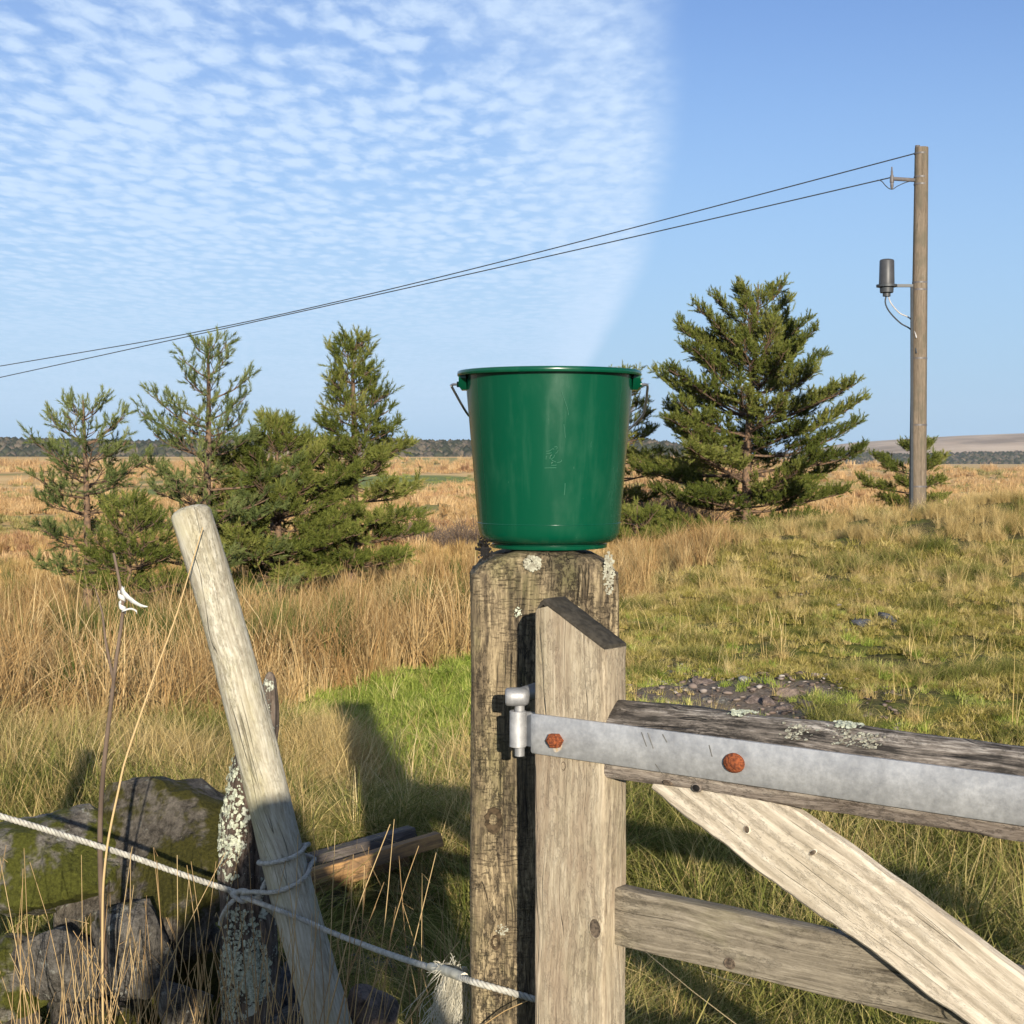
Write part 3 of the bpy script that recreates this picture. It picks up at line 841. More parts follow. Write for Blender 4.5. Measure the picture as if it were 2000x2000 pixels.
def scatter(name, label, cat, tufts, pts, kinds, scl, seed):
    """one object whose points each carry a tuft (nobody could count the blades)"""
    r = np.random.default_rng(seed)
    coll = bpy.data.collections.new(name + '_tufts')
    for i, me in enumerate(tufts):
        coll.objects.link(bpy.data.objects.new('%s_tuft_%02d' % (name, i), me))
    n = len(pts)
    me = bpy.data.meshes.new(name)
    me.vertices.add(n); me.vertices.foreach_set('co', np.asarray(pts, dtype=np.float32).ravel())
    rot = np.stack([r.normal(0, 0.10, n), r.normal(0, 0.10, n), r.uniform(0, 6.283, n)], 1).astype(np.float32)
    me.attributes.new('rot', 'FLOAT_VECTOR', 'POINT').data.foreach_set('vector', rot.ravel())
    me.attributes.new('scl', 'FLOAT', 'POINT').data.foreach_set('value', np.asarray(scl, dtype=np.float32))
    me.attributes.new('kind', 'INT', 'POINT').data.foreach_set('value', np.asarray(kinds, dtype=np.int32))
    me.update()
    o = put(name, me)
    ng = bpy.data.node_groups.new(name + '_scatter', 'GeometryNodeTree')
    ng.interface.new_socket('Geometry', in_out='INPUT', socket_type='NodeSocketGeometry')
    ng.interface.new_socket('Geometry', in_out='OUTPUT', socket_type='NodeSocketGeometry')
    gi = ng.nodes.new('NodeGroupInput'); go = ng.nodes.new('NodeGroupOutput')
    ci = ng.nodes.new('GeometryNodeCollectionInfo'); ci.inputs[0].default_value = coll
    ci.inputs['Separate Children'].default_value = True; ci.inputs['Reset Children'].default_value = True
    ip = ng.nodes.new('GeometryNodeInstanceOnPoints')
    def na(nm, typ):
        nd = ng.nodes.new('GeometryNodeInputNamedAttribute'); nd.data_type = typ; nd.inputs[0].default_value = nm
        return nd.outputs[0]
    L = ng.links.new
    L(gi.outputs[0], ip.inputs['Points']); L(ci.outputs[0], ip.inputs['Instance'])
    ip.inputs['Pick Instance'].default_value = True
    L(na('kind', 'INT'), ip.inputs['Instance Index']); L(na('rot', 'FLOAT_VECTOR'), ip.inputs['Rotation']); L(na('scl', 'FLOAT'), ip.inputs['Scale'])
    L(ip.outputs[0], go.inputs[0])
    md = o.modifiers.new('tufts', 'NODES'); md.node_group = ng
    tag(o, label, cat, kind='stuff')
    return o

def ppx(x, y, z):
    """photo pixel of world points (to place vegetation zones)"""
    c, s = math.cos(PITCH), math.sin(PITCH)
    dz = z - EYE
    dep = y * c - dz * s; up = y * s + dz * c
    return 1000 + F * x / dep, 1000 - F * up / dep

def vnoise(x, y, s, seed=0.0):
    return np.array([mnoise.noise((a * s + seed, b * s - seed, seed)) for a, b in zip(x, y)])

def build_grass():
    r = np.random.default_rng(42)
    # candidate spots: even per step of distance and angle
    N = 14000
    D = np.exp(r.uniform(math.log(3.2), math.log(60), N))
    D = np.where(r.random(N) < 0.25, r.uniform(3.2, 14, N), D)
    ang = r.uniform(-0.52, 0.52, N)
    ex = slice(0, 1900); D[ex] = r.uniform(11.5, 27, 1900); ang[ex] = r.uniform(0.05, 0.40, 1900)
    x = D * ang; y = D
    z = ground_z(x, y)
    px, py = ppx(x, y, z)
    n1 = vnoise(x, y, 0.9, 3.1); n2 = vnoise(x, y, 2.3, 7.7)
    edge = np.interp(px, [-500, 250, 540, 660, 920, 1060, 1200], [1480, 1470, 1400, 1350, 1290, 1275, 1210])
    left = px < 1060
    u = r.random(N)
    kind = np.full(N, -1)
    LAWN, STRAW, RUSH, RGREEN, MIX, DEEP, MEAD = range(7)
    # --- left of the gate post
    lawn = left & (py >= edge) & (py < 1500) & (px > 470)
    kind[lawn] = np.where((u[lawn] < 0.96) | (py[lawn] < 1440), LAWN, STRAW)
    lawn2 = left & (py >= edge) & (py < 1500) & (px <= 470)
    kind[lawn2] = np.where(u[lawn2] < 0.45, LAWN, np.where(u[lawn2] < 0.8, STRAW, RUSH))
    mid = left & (py >= np.where(px > 560, 1495, 1460)) & (py < 1680)
    kind[mid] = np.where(n1[mid] + 0.4 * n2[mid] > 0.12, np.where(u[mid] < 0.55, STRAW, DEEP), np.where(u[mid] < 0.50, DEEP, np.where(u[mid] < 0.62, STRAW, LAWN)))
    midl = mid & (px < 640) & (u > 0.45) & (u < 0.72)
    kind[midl] = STRAW
    midr = mid & (px > 600) & (py < 1580) & (kind == DEEP)
    kind[midr] = LAWN
    low = left & (py >= 1680)
    kind[low] = np.where(u[low] < 0.86, DEEP, STRAW)
    ru = left & (py < edge) & (D < 23)
    kind[ru] = np.where((n1[ru] > 0.16) & (u[ru] < 0.55), RGREEN, RUSH)
    kind[ru & (u > 0.86)] = STRAW
    md = left & (py < edge) & (D >= 23)
    kind[md] = np.where((n1[md] > 0.3) & (u[md] < 0.5), RGREEN, MEAD)
    lw = left & (px > 690) & (py > 1440) & (py < 1590) & (kind == STRAW) & (u * 29 % 1 < 0.8)
    kind[lw] = LAWN
    tus = left & (((px > 545) & (px < 690) & (py > 1440) & (py < 1575)) | ((px > 200) & (px < 430) & (py > 1490) & (py < 1580))) & (u * 19 % 1 < 0.7)
    kind[tus] = STRAW
    # --- right
    right = ~left
    rl = right & (py >= 1500)
    kind[rl] = np.where(u[rl] < 0.36, DEEP, np.where(u[rl] < 0.70, MIX, STRAW))
    rm = right & (py >= 1190) & (py < 1500)
    kind[rm] = np.where(u[rm] < 0.80, MIX, np.where(u[rm] < 0.93, LAWN, STRAW))
    rf = right & (py < 1190)
    tall = (px < np.interp(py, [1040, 1190], [1500, 1230])) & right
    kind[rf] = np.where(u[rf] < 0.62, MIX, STRAW)
    kind[rf & tall] = np.where(u[rf & tall] < 0.6, RUSH, STRAW)
    kind[rf & (py < 1062) & (D < 26)] = STRAW
    rff = right & (D >= 24)
    kind[rff] = MEAD
    bare = right & (n1 + 0.5 * n2 < -0.30) & (D < 18) & (u * 17 % 1 < 0.6)
    kind[bare] = -1
    patch2 = right & (n2 > 0.28) & (py < 1500) & (D < 22) & (u * 23 % 1 < 0.5)
    kind[patch2] = DEEP
    # thin the stony patch and the path of worn turf
    gx = ((x - 1.24) / 0.62) ** 2 + ((y - 8.75) / 0.75) ** 2 + 0.9 * n2
    kind[(gx < 0.8) & (u < 0.74)] = -1
    kind[(gx < 1.6) & (u > 0.2) & (u < 0.6)] = -1
    kind[(((x - 1.24) / 0.6) ** 2 + ((y - 8.2) / 0.35) ** 2 < 1.0) & (u < 0.8)] = -1
    # nothing inside the tumbled wall, the posts
    kind[(px < 640) & (y < 3.75)] = -1
    kind[(D < 4.6) & (px > 940) & (px < 1100) & (y < 2.6)] = -1
    kind[(px > 540) & (px < 910) & (py > 1640) & (py < 1960) & (y < 5.0) & (u < 0.8)] = -1
    # density per kind: drop part of the candidates of the big tufts
    keep = np.ones(N, bool)
    keep &= ~((kind == RUSH) & (u * 7 % 1 > 0.55))
    keep &= ~((kind == MEAD) & (u * 13 % 1 > 0.75))
    keep &= ~((kind == STRAW) & ~tus & (u * 11 % 1 > 0.62))
    keep &= ~((kind == DEEP) & (u * 5 % 1 > 0.8))
    kind[~keep] = -1
    sc = r.uniform(0.75, 1.3, N)
    sc[(px > 540) & (px < 920) & (y < 5.2)] *= 0.6
    sc[right & (D > 6.5) & (D < 15)] *= 0.62
    sc[right & (D >= 15) & (D < 21) & (kind == MIX)] *= 0.8
    sc[left & (px > 600) & (py > 1440) & (py < 1640) & (kind == DEEP)] *= 0.6
    sc[lawn & (px > 560)] *= 0.85
    def emit(name, label, k, tufts, seed, scale=1.0, zoff=-0.01):
        s = kind == k
        if s.sum() == 0: return
        p = np.stack([x[s], y[s], z[s] + zoff], 1)
        f = scale(p) if callable(scale) else scale
        scatter(name, label, 'grass', tufts, p, r.integers(0, len(tufts), s.sum()), sc[s] * f, seed)
    # the far moor: bigger, coarser patches of the same bleached grass out to the woods
    r2 = np.random.default_rng(8)
    n3 = 5200
    yf = np.exp(r2.uniform(math.log(44), math.log(640), n3)); xf = yf * r2.uniform(-0.45, 0.45, n3); zf = ground_z(xf, yf)
    def inp(cx, cy, rx, ry): return ((xf - cx) / rx) ** 2 + ((yf - cy) / ry) ** 2 < 1.0
    grn = inp(-27, 330, 24, 55) | inp(-72, 292, 26, 20)
    ok = (vnoise(xf, yf, 0.03, 5.0) > -0.38)
    q = np.stack([xf, yf, zf - 0.03], 1)[ok]
    band = vnoise(q[:, 0] * 0.35, q[:, 1], 0.028, 2.0) + 0.4 * vnoise(q[:, 0], q[:, 1], 0.06, 9.0)
    mk = np.where(band > 0.22, r2.integers(4, 6, len(q)), np.where(band < -0.25, r2.integers(6, 8, len(q)), r2.integers(0, 4, len(q))))
    mk[grn[ok]] = 8
    scatter('moor_grass', 'pale tan and olive moor grass over the far fields', 'grass',
            [tuft_mesh('moor', M_moorgrass, 170, 1.6, 0.22, 0.50, 0.4, 0.020, 170 + i, 2) for i in range(4)] + [tuft_mesh('olive', M_moorolive, 170, 1.6, 0.12, 0.30, 0.5, 0.022, 180 + i, 2) for i in range(2)]
            + [tuft_mesh('russet', M_moorrusset, 170, 1.6, 0.22, 0.5, 0.4, 0.022, 184 + i, 2) for i in range(2)]
            + [tuft_mesh('pasture', M_pasture, 170, 1.6, 0.05, 0.14, 0.5, 0.022, 188, 2)], q, mk, (0.55 + q[:, 1] / 130.0) * r2.uniform(0.8, 1.2, len(q)), 9)
    growfar = lambda p: 1.0 + 0.45 * smoothstep(9, 20, p[:, 1])
    emit('green_turf', 'short bright green turf left of the gate post', LAWN,
         [tuft_mesh('turf', M_lawn, 340, 0.25, 0.035, 0.11, 0.7, 0.0026, 100 + i) for i in range(4)], 1)
    emit('straw_grass', 'pale dry straw tufts among the turf', STRAW,
         [tuft_mesh('straw', M_straw, 210, 0.2, 0.16, 0.42, 0.75, 0.0020, 110 + i) for i in range(5)], 2, lambda p: np.where(p[:, 0] > 0.2, 0.55, 0.68))
    emit('rushes', 'tall tan dead rushes behind the green turf', RUSH,
         [tuft_mesh('rush', M_rush, 130, 0.27, 0.16, 0.56, 0.42, 0.0036, 120 + i) for i in range(5)], 3, lambda p: np.where(p[:, 0] > 0.4, 0.8, 1.0))
    emit('green_rushes', 'clumps of green rushes among the dead ones', RGREEN,
         [tuft_mesh('green_rush', M_rushgreen, 200, 0.17, 0.18, 0.42, 0.22, 0.0026, 130 + i) for i in range(3)], 4)
    emit('yellow_turf', 'short yellow green turf on the slope beyond the gate', MIX,
         [tuft_mesh('mix', M_mix, 360, 0.26, 0.03, 0.105, 1.0, 0.0028, 140 + i) for i in range(5)], 5, growfar)
    emit('long_grass', 'long dark green grass low down beside the gate', DEEP,
         [tuft_mesh('deep', M_deep, 270, 0.2, 0.10, 0.27, 0.85, 0.0024, 150 + i) for i in range(5)], 6)
    # thin flowering stems standing above the turf
    r3 = np.random.default_rng(15); n4 = 520
    ys = np.exp(r3.uniform(math.log(4.5), math.log(22), n4)); xs = ys * r3.uniform(-0.4, 0.4, n4); zs_ = ground_z(xs, ys)
    good = ((xs > 0.3) | (ys > 5.5)) & ~((abs(xs - 1.3) < 0.7) & (ys > 6.5) & (ys < 9.5))
    scatter('seed_stems', 'thin pale seed stems standing above the turf', 'grass', [tuft_mesh('stem', M_straw, 9, 0.12, 0.16, 0.36, 0.35, 0.0016, 190 + i) for i in range(4)],
            np.stack([xs, ys, zs_], 1)[good], r3.integers(0, 4, good.sum()), r3.uniform(0.7, 1.2, good.sum()), 11)
    emit('meadow_grass', 'bleached meadow grass towards the hollow', MEAD,
         [tuft_mesh('meadow', M_meadow, 150, 0.4, 0.16, 0.36, 0.35, 0.006, 160 + i) for i in range(4)], 7, lambda p: 1 + 0.35 * smoothstep(28, 55, p[:, 1]))
build_grass()

# ------------------------------------------------------------------ stones
def stone_mesh(name, seed, size, facets=16, rough=0.05, sub=4):
    r = np.random.default_rng(seed)
    bm = bmesh.new(); bmesh.ops.create_icosphere(bm, subdivisions=sub, radius=1.0)
    nr = r.normal(size=(facets, 3)); nr /= np.linalg.norm(nr, axis=1, keepdims=True)
    hs = r.uniform(0.62, 0.95, facets)
    for v in bm.verts:
        d = v.co.normalized()
        rr = 1.25
        for nn, h in zip(nr, hs):
            dt = d.x * nn[0] + d.y * nn[1] + d.z * nn[2]
            if dt > 0.05: rr = min(rr, h / dt)
        rr *= 1 + rough * (mnoise.noise(d * 3.1 + Vector((seed, 0, 0))) + 0.6 * mnoise.noise(d * 9 + Vector((0, seed, 0))) + 0.3 * mnoise.noise(d * 26 + Vector((0, seed, 3))) - 0.5 * max(0, 0.12 - abs(mnoise.noise(d * 2.3 + Vector((seed, 5, 0))))) * 4)
        v.co = Vector((d.x * rr * size[0], d.y * rr * size[1], d.z * rr * size[2]))
    me = bpy.data.meshes.new(name); bm.to_mesh(me); bm.free()
    me.shade_smooth(); me.set_sharp_from_angle(angle=R(24))
    return me
def stone_mat(name, base, dark, lichen=None, moss=None, moss_t=0.5, scale=1.0, lichen_t=0.6, seed=0.0):
    m, g = newmat(name)
    co = g.n('ShaderNodeTexCoord').outputs['Object']
    co = g.n('ShaderNodeVectorMath', {0: co, 1: (seed, seed, seed)}, operation='ADD').outputs[0]
    n1 = g.noise(co, 12 * scale, 8, 0.75); n2 = g.noise(co, 90 * scale, 6, 0.8)
    f = g.math('ADD', g.math('MULTIPLY', n1, 0.6), g.math('MULTIPLY', n2, 0.4))
    c = g.ramp(f, [(0.42, dark), (0.52, base), (0.62, tuple(min(1, q * 1.6) for q in base))])
    h = n2
    if lichen:
        l = g.mapr(g.noise(co, 22 * scale, 6, 0.75), lichen_t, lichen_t + 0.05)
        c = g.mix(g.math('MULTIPLY', l, 0.85), c, lichen)
        h = g.math('ADD', h, g.math('MULTIPLY', l, 0.25))
    if moss:
        mm = g.mapr(g.noise(co, 5 * scale, 5, 0.65), moss_t, moss_t + 0.08)
        mc = g.ramp(g.noise(co, 130 * scale, 4, 0.7), [(0.3, tuple(q * 0.35 for q in moss)), (0.7, moss)])
        c = g.mix(mm, c, mc)
        h = g.math('ADD', h, g.math('MULTIPLY', mm, 0.5))
    finish(g, c, 0.92, h, 1.0, 0.014, 0.15)
    return m
S_boulder = stone_mat('stone_mossy', (0.145, 0.125, 0.10), (0.045, 0.038, 0.030), (0.30, 0.295, 0.25), (0.085, 0.078, 0.016), 0.47, 1.0, 0.60)
S_grey = stone_mat('stone_grey', (0.155, 0.14, 0.12), (0.05, 0.044, 0.038), (0.33, 0.32, 0.275), (0.07, 0.066, 0.016), 0.56, 1.0, 0.56, 2.0)
S_moss = stone_mat('stone_moss_top', (0.20, 0.18, 0.15), (0.07, 0.06, 0.05), (0.38, 0.38, 0.33), (0.12, 0.125, 0.022), 0.46, 1.0, 0.6, 5.0)
S_slate = stone_mat('stone_slate', (0.12, 0.125, 0.14), (0.05, 0.05, 0.055), None, None, 0.5, 1.5, 0.6, 3.0)
S_brown = stone_mat('stone_brown', (0.24, 0.185, 0.155), (0.09, 0.07, 0.058), None, None, 0.5, 2.0, 0.6, 4.0)
def stone(name, label, px, py, D, hw, hh, mat, seed, hd=None, rot=(0, 0, 0), group='stones of the tumbled wall', cat='stone', facets=16, rough=0.05):
    k = D / F
    me = stone_mesh(name, seed, (hw * k, (hd or hw * 0.8) * k, hh * k), facets, rough, 4 if D < 4 else 3)
    o = put(name, me, mat, None, pix(px, py, D), rot)
    tag(o, label, cat, group)
    return o
stone('boulder', 'large mossy boulder with a sloping grey top beside the lichen covered stump', 290, 1728, 3.42, 190, 165, S_boulder, 5, 190, (0.1, R(-9), 0.25), facets=9, rough=0.09)
stone('wall_stone', 'grey lichen spotted stone below the large boulder', 262, 1862, 3.16, 95, 92, S_grey, 12, 80, (0.2, 0.1, 0.5))
stone('wall_stone', 'small rounded grey stone at the bottom, left of the stump', 352, 1968, 3.10, 58, 62, S_grey, 23, 60, (0.1, 0.3, 1.0))
stone('wall_stone', 'moss topped stone at the left end of the tumbled wall', 95, 1700, 3.35, 120, 120, S_moss, 9, 120, (0.1, 0.15, 0.3))
stone('wall_stone', 'grey block under the moss topped stone', 120, 1880, 3.18, 95, 85, S_grey, 31, 90, (0.0, 0.1, 0.2))
stone('wall_stone', 'dark flat stone at the bottom left corner of the wall', 190, 2010, 3.05, 95, 60, S_boulder, 44, 80, (0.0, 0.1, 0.6))
stone('wall_stone', 'dark stone wedged low between stump and round stake', 575, 1925, 3.20, 42, 46, S_slate, 14, 50, (0.3, 0.3, 0.2))
stone('wall_stone', 'pale flat stone at the very bottom beside the round stake', 570, 2004, 3.0, 62, 34, S_grey, 17, 60, (0.1, 0.1, 0.4))
stone('wall_stone', 'brownish stone at the bottom right of the round stake', 722, 1985, 3.05, 62, 60, S_brown, 19, 60, (0.1, 0.4, 0.4))
stone('wall_stone', 'dark stone in the gap between the boulder and the stump', 400, 1880, 3.32, 72, 80, S_boulder, 53, 70, (0.2, 0.1, 0.1))
stone('wall_stone', 'stone at the outer left edge of the wall, lowest course', 20, 1900, 3.2, 90, 110, S_moss, 63, 90, (0.2, 0.2, 0.7))
stone('wall_stone', 'blue grey slate lying in the grass left of the gate post', 898, 1745, 5.0, 55, 20, S_slate, 27, 40, (R(14), R(-22), 0.4), facets=9)
stone('wall_stone', 'low brown stone propping the stacked planks', 668, 1762, 4.85, 88, 36, S_brown, 28, 70, (0.1, 0.1, 0.4))
# lower courses that carry the wall
for i, (px, py, D, hw, hh) in enumerate(((150, 2130, 3.25, 150, 110), (400, 2130, 3.2, 140, 110), (620, 2130, 3.15, 110, 100), (-40, 2080, 3.3, 120, 130),
                                         (250, 2300, 3.25, 200, 120), (560, 2300, 3.2, 180, 120), (240, 1930, 3.55, 200, 180), (520, 2010, 3.5, 150, 120))):
    stone('wall_stone', ('wide low stone under the left end of the wall', 'broad stone under the small rounded grey stone', 'stone under the foot of the round stake', 'outermost low stone at the far left of the wall',
          'bottom course stone below the large boulder', 'bottom course stone below the round stake', 'hidden block directly behind the lichen spotted stone', 'hidden block behind stump and stake')[i], px, py, D, hw, hh, S_boulder, 70 + i, hw * 0.8, (0.1 * i, 0.2, i))

# rubble beyond the gate
rr_ = np.random.default_rng(77)
for i, (px, py, hw, hh, mt, lb) in enumerate((
        (1545, 1357, 30, 15, S_brown, 'largest brown stone at the right end of the rubble beyond the top rail'),
        (1500, 1375, 24, 14, S_brown, 'brown stone next to the largest in the rubble'),
        (1470, 1368, 20, 11, S_brown, 'reddish flat stone in the middle of the rubble'),
        (1575, 1378, 16, 11, S_brown, 'brown stone at the right foot of the rubble'),
        (1535, 1385, 22, 12, S_brown, 'low brown stone behind the top rail'),
        (1420, 1372, 20, 8, S_grey, 'flat grey stone left in the rubble'),
        (1380, 1366, 13, 7, S_grey, 'small pale stone left in the rubble'),
        (1300, 1318, 22, 8, S_slate, 'blue grey slate at the upper left of the stony patch'),
        (1325, 1316, 10, 8, S_grey, 'pale chip beside the blue grey slate'),
        (1525, 1312, 10, 14, S_brown, 'upright pointed red brown stone on the slope'),
        (1380, 1335, 26, 9, S_brown, 'flat brown stone in the stony patch'),
        (1345, 1348, 14, 7, S_grey, 'grey chip on the bare soil'),
        (1690, 1218, 30, 10, S_slate, 'dark slate outcrop at the right edge of the slope'),
        (1735, 1210, 26, 12, S_slate, 'second dark slate at the right edge of the slope'),
        (1655, 1232, 14, 6, S_grey, 'pale chip left of the slate outcrop'))):
    # find the distance where the pixel meets the ground
    D = 8.0
    for _ in range(40):
        p = pix(px, py, D); D += (p.z - gz(p.x, D)) * 4.0
    stone('rubble_stone', lb, px, py, D, hw, hh, mt, 300 + i, hw * 0.7, (rr_.uniform(-.3, .3), rr_.uniform(-.3, .3), rr_.uniform(0, 3)), 'rubble beyond the gate', facets=10)
def gravel():
    r = np.random.default_rng(5)
    V = []; T = []; A = []
    base = stone_mesh('g', 3, (1, 1, 1), 9, 0.04, 1)
    bv = np.array([v.co[:] for v in base.vertices]); bt = np.array([[v for v in p.vertices] for p in base.polygons])
    bpy.data.meshes.remove(base)
    n = 0
    while n < 620:
        a = r.uniform(0, 6.283); s = math.sqrt(r.random()) * 1.15
        x = 1.24 + 0.85 * s * math.cos(a); y = 8.75 + 1.15 * s * math.sin(a)
        if n > 540: x, y = r.uniform(2.5, 3.3), r.uniform(12.3, 13.6)
        sz = r.uniform(0.005, 0.022) * (1.6 if r.random() < 0.08 else 1)
        sc = np.array([sz * r.uniform(0.8, 1.7), sz * r.uniform(0.7, 1.3), sz * r.uniform(0.35, 0.8)])
        th = r.uniform(0, 6.28); c_, s_ = math.cos(th), math.sin(th)
        q = bv * sc; q = np.stack([q[:, 0] * c_ - q[:, 1] * s_, q[:, 0] * s_ + q[:, 1] * c_, q[:, 2] + 0.25 * q[:, 0] * r.uniform(-1, 1)], 1)
        q += np.array([x, y, gz(x, y) + sz * 0.3])
        V.append(q); T.append(bt + n * len(bv)); A.append(np.full(len(bv), r.random())); n += 1
    o = put('gravel', arr_mesh('gravel', np.concatenate(V), np.concatenate(T), False, {'rnd': np.concatenate(A)}),
            leaf_mat('gravel_chips', [(0.0, (0.07, 0.055, 0.048)), (0.5, (0.16, 0.12, 0.10)), (0.85, (0.23, 0.19, 0.165)), (1.0, (0.36, 0.33, 0.30))], 0.9, 0, spec=0.1))
    tag(o, 'loose brown and grey gravel on the bare patch beyond the gate', 'gravel', kind='stuff')
gravel()

# ------------------------------------------------------------------ bucket
BX, BY, BZ = 72.5 / F * 2.263, 2.263, 1.368
k_ = 2.263 / F
def bz(py): return (1070 - py) * k_
def bucket_mat():
    m, g = newmat('green_plastic')
    co = g.n('ShaderNodeTexCoord').outputs['Object']
    sm = g.noise(g.scalev(co, (1, 1, 0.45)), 14, 5, 0.6)
    st = g.noise(g.scalev(co, (60, 60, 2.2)), 1.0, 4, 0.6)
    scr = g.noise(g.scalev(co, (190, 190, 30), (4, 2, 9)), 1.0, 3, 0.7)
    s1 = g.math('MULTIPLY', g.mapr(sm, 0.50, 0.72), 0.16)
    s2 = g.math('MULTIPLY', g.mapr(st, 0.50, 0.72), 0.10)
    s3 = g.math('MULTIPLY', g.mapr(scr, 0.70, 0.76), g.math('MULTIPLY', g.mapr(sm, 0.5, 0.6), 0.35))
    f = g.math('ADD', g.math('ADD', s1, s2), s3, clamp=True)
    c = g.mix(f, (0.0009, 0.054, 0.0265), (0.050, 0.148, 0.085))
    ro = g.math('ADD', 0.20, g.math('MULTIPLY', f, 0.5))
    finish(g, c, ro, sm, 0.03, 0.004, 0.38)
    return m
M_green = bucket_mat()
M_scuff = plain_mat('pale_scuffs', (0.045, 0.15, 0.092), 0.45, 0.2, 80, 0.1)
M_wire = plain_mat('galvanised_wire', (0.42, 0.41, 0.42), 0.35, 0.3, 60, 0.1, 0.9)
def body_r(py):
    return np.interp(py, [727, 737, 1000, 1020.4], [164.5 * k_, 163.7 * k_, 141.0 * k_, 139.3 * k_])
def make_bucket():
    root = empty('bucket', (BX, BY, BZ + 0.001))
    tag(root, 'dark green plastic bucket standing on top of the gate post', 'bucket')
    K = k_
    out = [(0.0, 0.006), (100 * K, 0.006), (106 * K, 0.006), (106.5 * K, 0.0), (112 * K, 0.0), (112.8 * K, 0.0008), (112.8 * K, bz(1063.6)), (112 * K, bz(1063)),
           (109 * K, bz(1062.6)), (109 * K, bz(1060.4)), (114 * K, bz(1060)), (121 * K, bz(1058.2)), (127 * K, bz(1055)), (131.5 * K, bz(1051)),
           (134.8 * K, bz(1046)), (136.6 * K, bz(1041)), (138.0 * K, bz(1032)), (138.85 * K, bz(1024)), (138.95 * K, bz(1022.4)), (139.5 * K, bz(1022.1)), (139.7 * K, bz(1021.5)), (139.5 * K, bz(1020.9)), (139.1 * K, bz(1020.5)), (139.25 * K, bz(1018.6)),
           (141.0 * K, bz(1000)), (147.0 * K, bz(930)), (153 * K, bz(860)), (159 * K, bz(790)), (163.2 * K, bz(740)), (164.0 * K, bz(731))]
    inn = [(161.5 * K, bz(727)), (158 * K, bz(740)), (150 * K, bz(840)), (138 * K, bz(980)), (133 * K, bz(1040)), (122 * K, bz(1054)), (0.0, bz(1055))]
    m = MB().lathe(out, 96); m.build('body', M_green, root, True, 40)
    MB().lathe(inn, 72).build('inner_wall', M_green, root, True, 40)
    # rolled rim with a skirt
    rp = [(164.0 * K, bz(731)), (174 * K, bz(730.6)), (176.4 * K, bz(733)), (176.6 * K, bz(736.4)), (178.0 * K, bz(737)), (179.0 * K, bz(736)), (179.2 * K, bz(731)),
          (178.4 * K, bz(728.3)), (176.0 * K, bz(727)), (172 * K, bz(726.6)), (164 * K, bz(726.4)), (161.5 * K, bz(727)), (161.5 * K, bz(727))]
    MB().lathe(rp, 96).build('rim', M_green, root, True, 50)
    # handle lugs
    for sx in (-1, 1):
        v = []
        for z_, r0, r1, hw in ((bz(731), 163, 176, 0.030), (bz(742), 162, 176, 0.030), (bz(757), 161, 176, 0.022), (bz(764), 160.5, 171, 0.016)):
            for (rr, yy) in ((r0 * K, -hw), (r1 * K, -hw * 0.92), (r1 * K, hw * 0.92), (r0 * K, hw)):
                v.append(Vector((sx * math.sqrt(max(0, rr * rr - 0.2 * yy * yy)), yy, z_)))
        rings = [v[i:i + 4] if sx > 0 else v[i:i + 4][::-1] for i in range(0, 16, 4)]
        a, f = loft(rings)
        lug = MB().add(a, f).build('handle_lug', M_green, root, True, 30)
        MB().tube([(sx * 172 * K, 0, bz(752.5)), (sx * 180 * K, 0, bz(752.5))], 0.0042, 12).build('bail_socket', M_green, lug)
    # wire bail hanging down behind
    al = R(33)
    pts = [(-0.128, 0.0), (-0.1405, 0.0), (-0.1435, 0.003), (-0.1425, 0.009), (-0.1235, 0.072), (-0.112, 0.092), (-0.085, 0.125), (-0.04, 0.152), (0, 0.16), (0.05, 0.158), (0.09, 0.146),
           (0.1195, 0.126), (0.138, 0.092), (0.1432, 0.078), (0.1452, 0.068), (0.1452, 0.008), (0.1430, 0.001), (0.1405, 0.0), (0.128, 0.0)]
    pp = [Vector((x, w * math.cos(al), bz(752.5) - w * math.sin(al))) for x, w in pts]
    MB().tube(catmull(pp, 0.004), 0.0019, 8).build('wire_handle', M_wire, root)
    # moulded seam running down the left flank
    sp = []
    ang = R(180 + 50)
    for (r_, z_) in out[11:]:
        sp.append(Vector(((r_ + 0.0002) * math.cos(ang), (r_ + 0.0002) * math.sin(ang), z_)))
    # embossed emblem and scuffs on the front
    def surf(px, py):
        X = (px - 1072.5) * k_ * 0.955; r_ = float(body_r(py)) + 0.0002
        z_ = (1070 - py) * k_
        y_ = -math.sqrt(max(1e-6, r_ * r_ - X * X))
        # heights shrink a little towards the viewer
        zz = (895 - py) / F * (BY + y_) + EYE - BZ
        return Vector((X, y_, zz))
    E = [[(690, 690), (790, 680), (850, 640), (910, 600), (930, 640)], [(950, 560), (1010, 540), (1040, 590), (1000, 620)], [(1060, 650), (1040, 720), (980, 760)],
         [(700, 760), (780, 755), (860, 735)], [(710, 830), (690, 880), (690, 940)], [(870, 800), (820, 840), (810, 930)], [(950, 800), (930, 880), (860, 930), (890, 980), (1000, 1030)],
         [(900, 1040), (860, 1050), (870, 1090)], [(1030, 1050), (1160, 1010), (1170, 960)], [(850, 1130), (960, 1130), (1020, 1120)], [(640, 1215), (800, 1210), (1010, 1205)]]
    em = MB()
    for s in E: em.tube(catmull([surf(1020 + a / 16.1, 840 + b / 16.1) for a, b in s], 0.002), 0.00042, 5)
    em.build('moulded_emblem', M_scuff, root)
    for s in ([(1100, 945), (1099.5, 957), (1098.5, 968)], [(1092, 766), (1099, 785), (1104, 800), (1106, 812)], [(1097, 830), (1100, 856)],
              ):
        MB().tube(catmull([surf(a, b) for a, b in s], 0.002), 0.00042, 5).build('scuff_mark', M_scuff, root)
make_bucket()

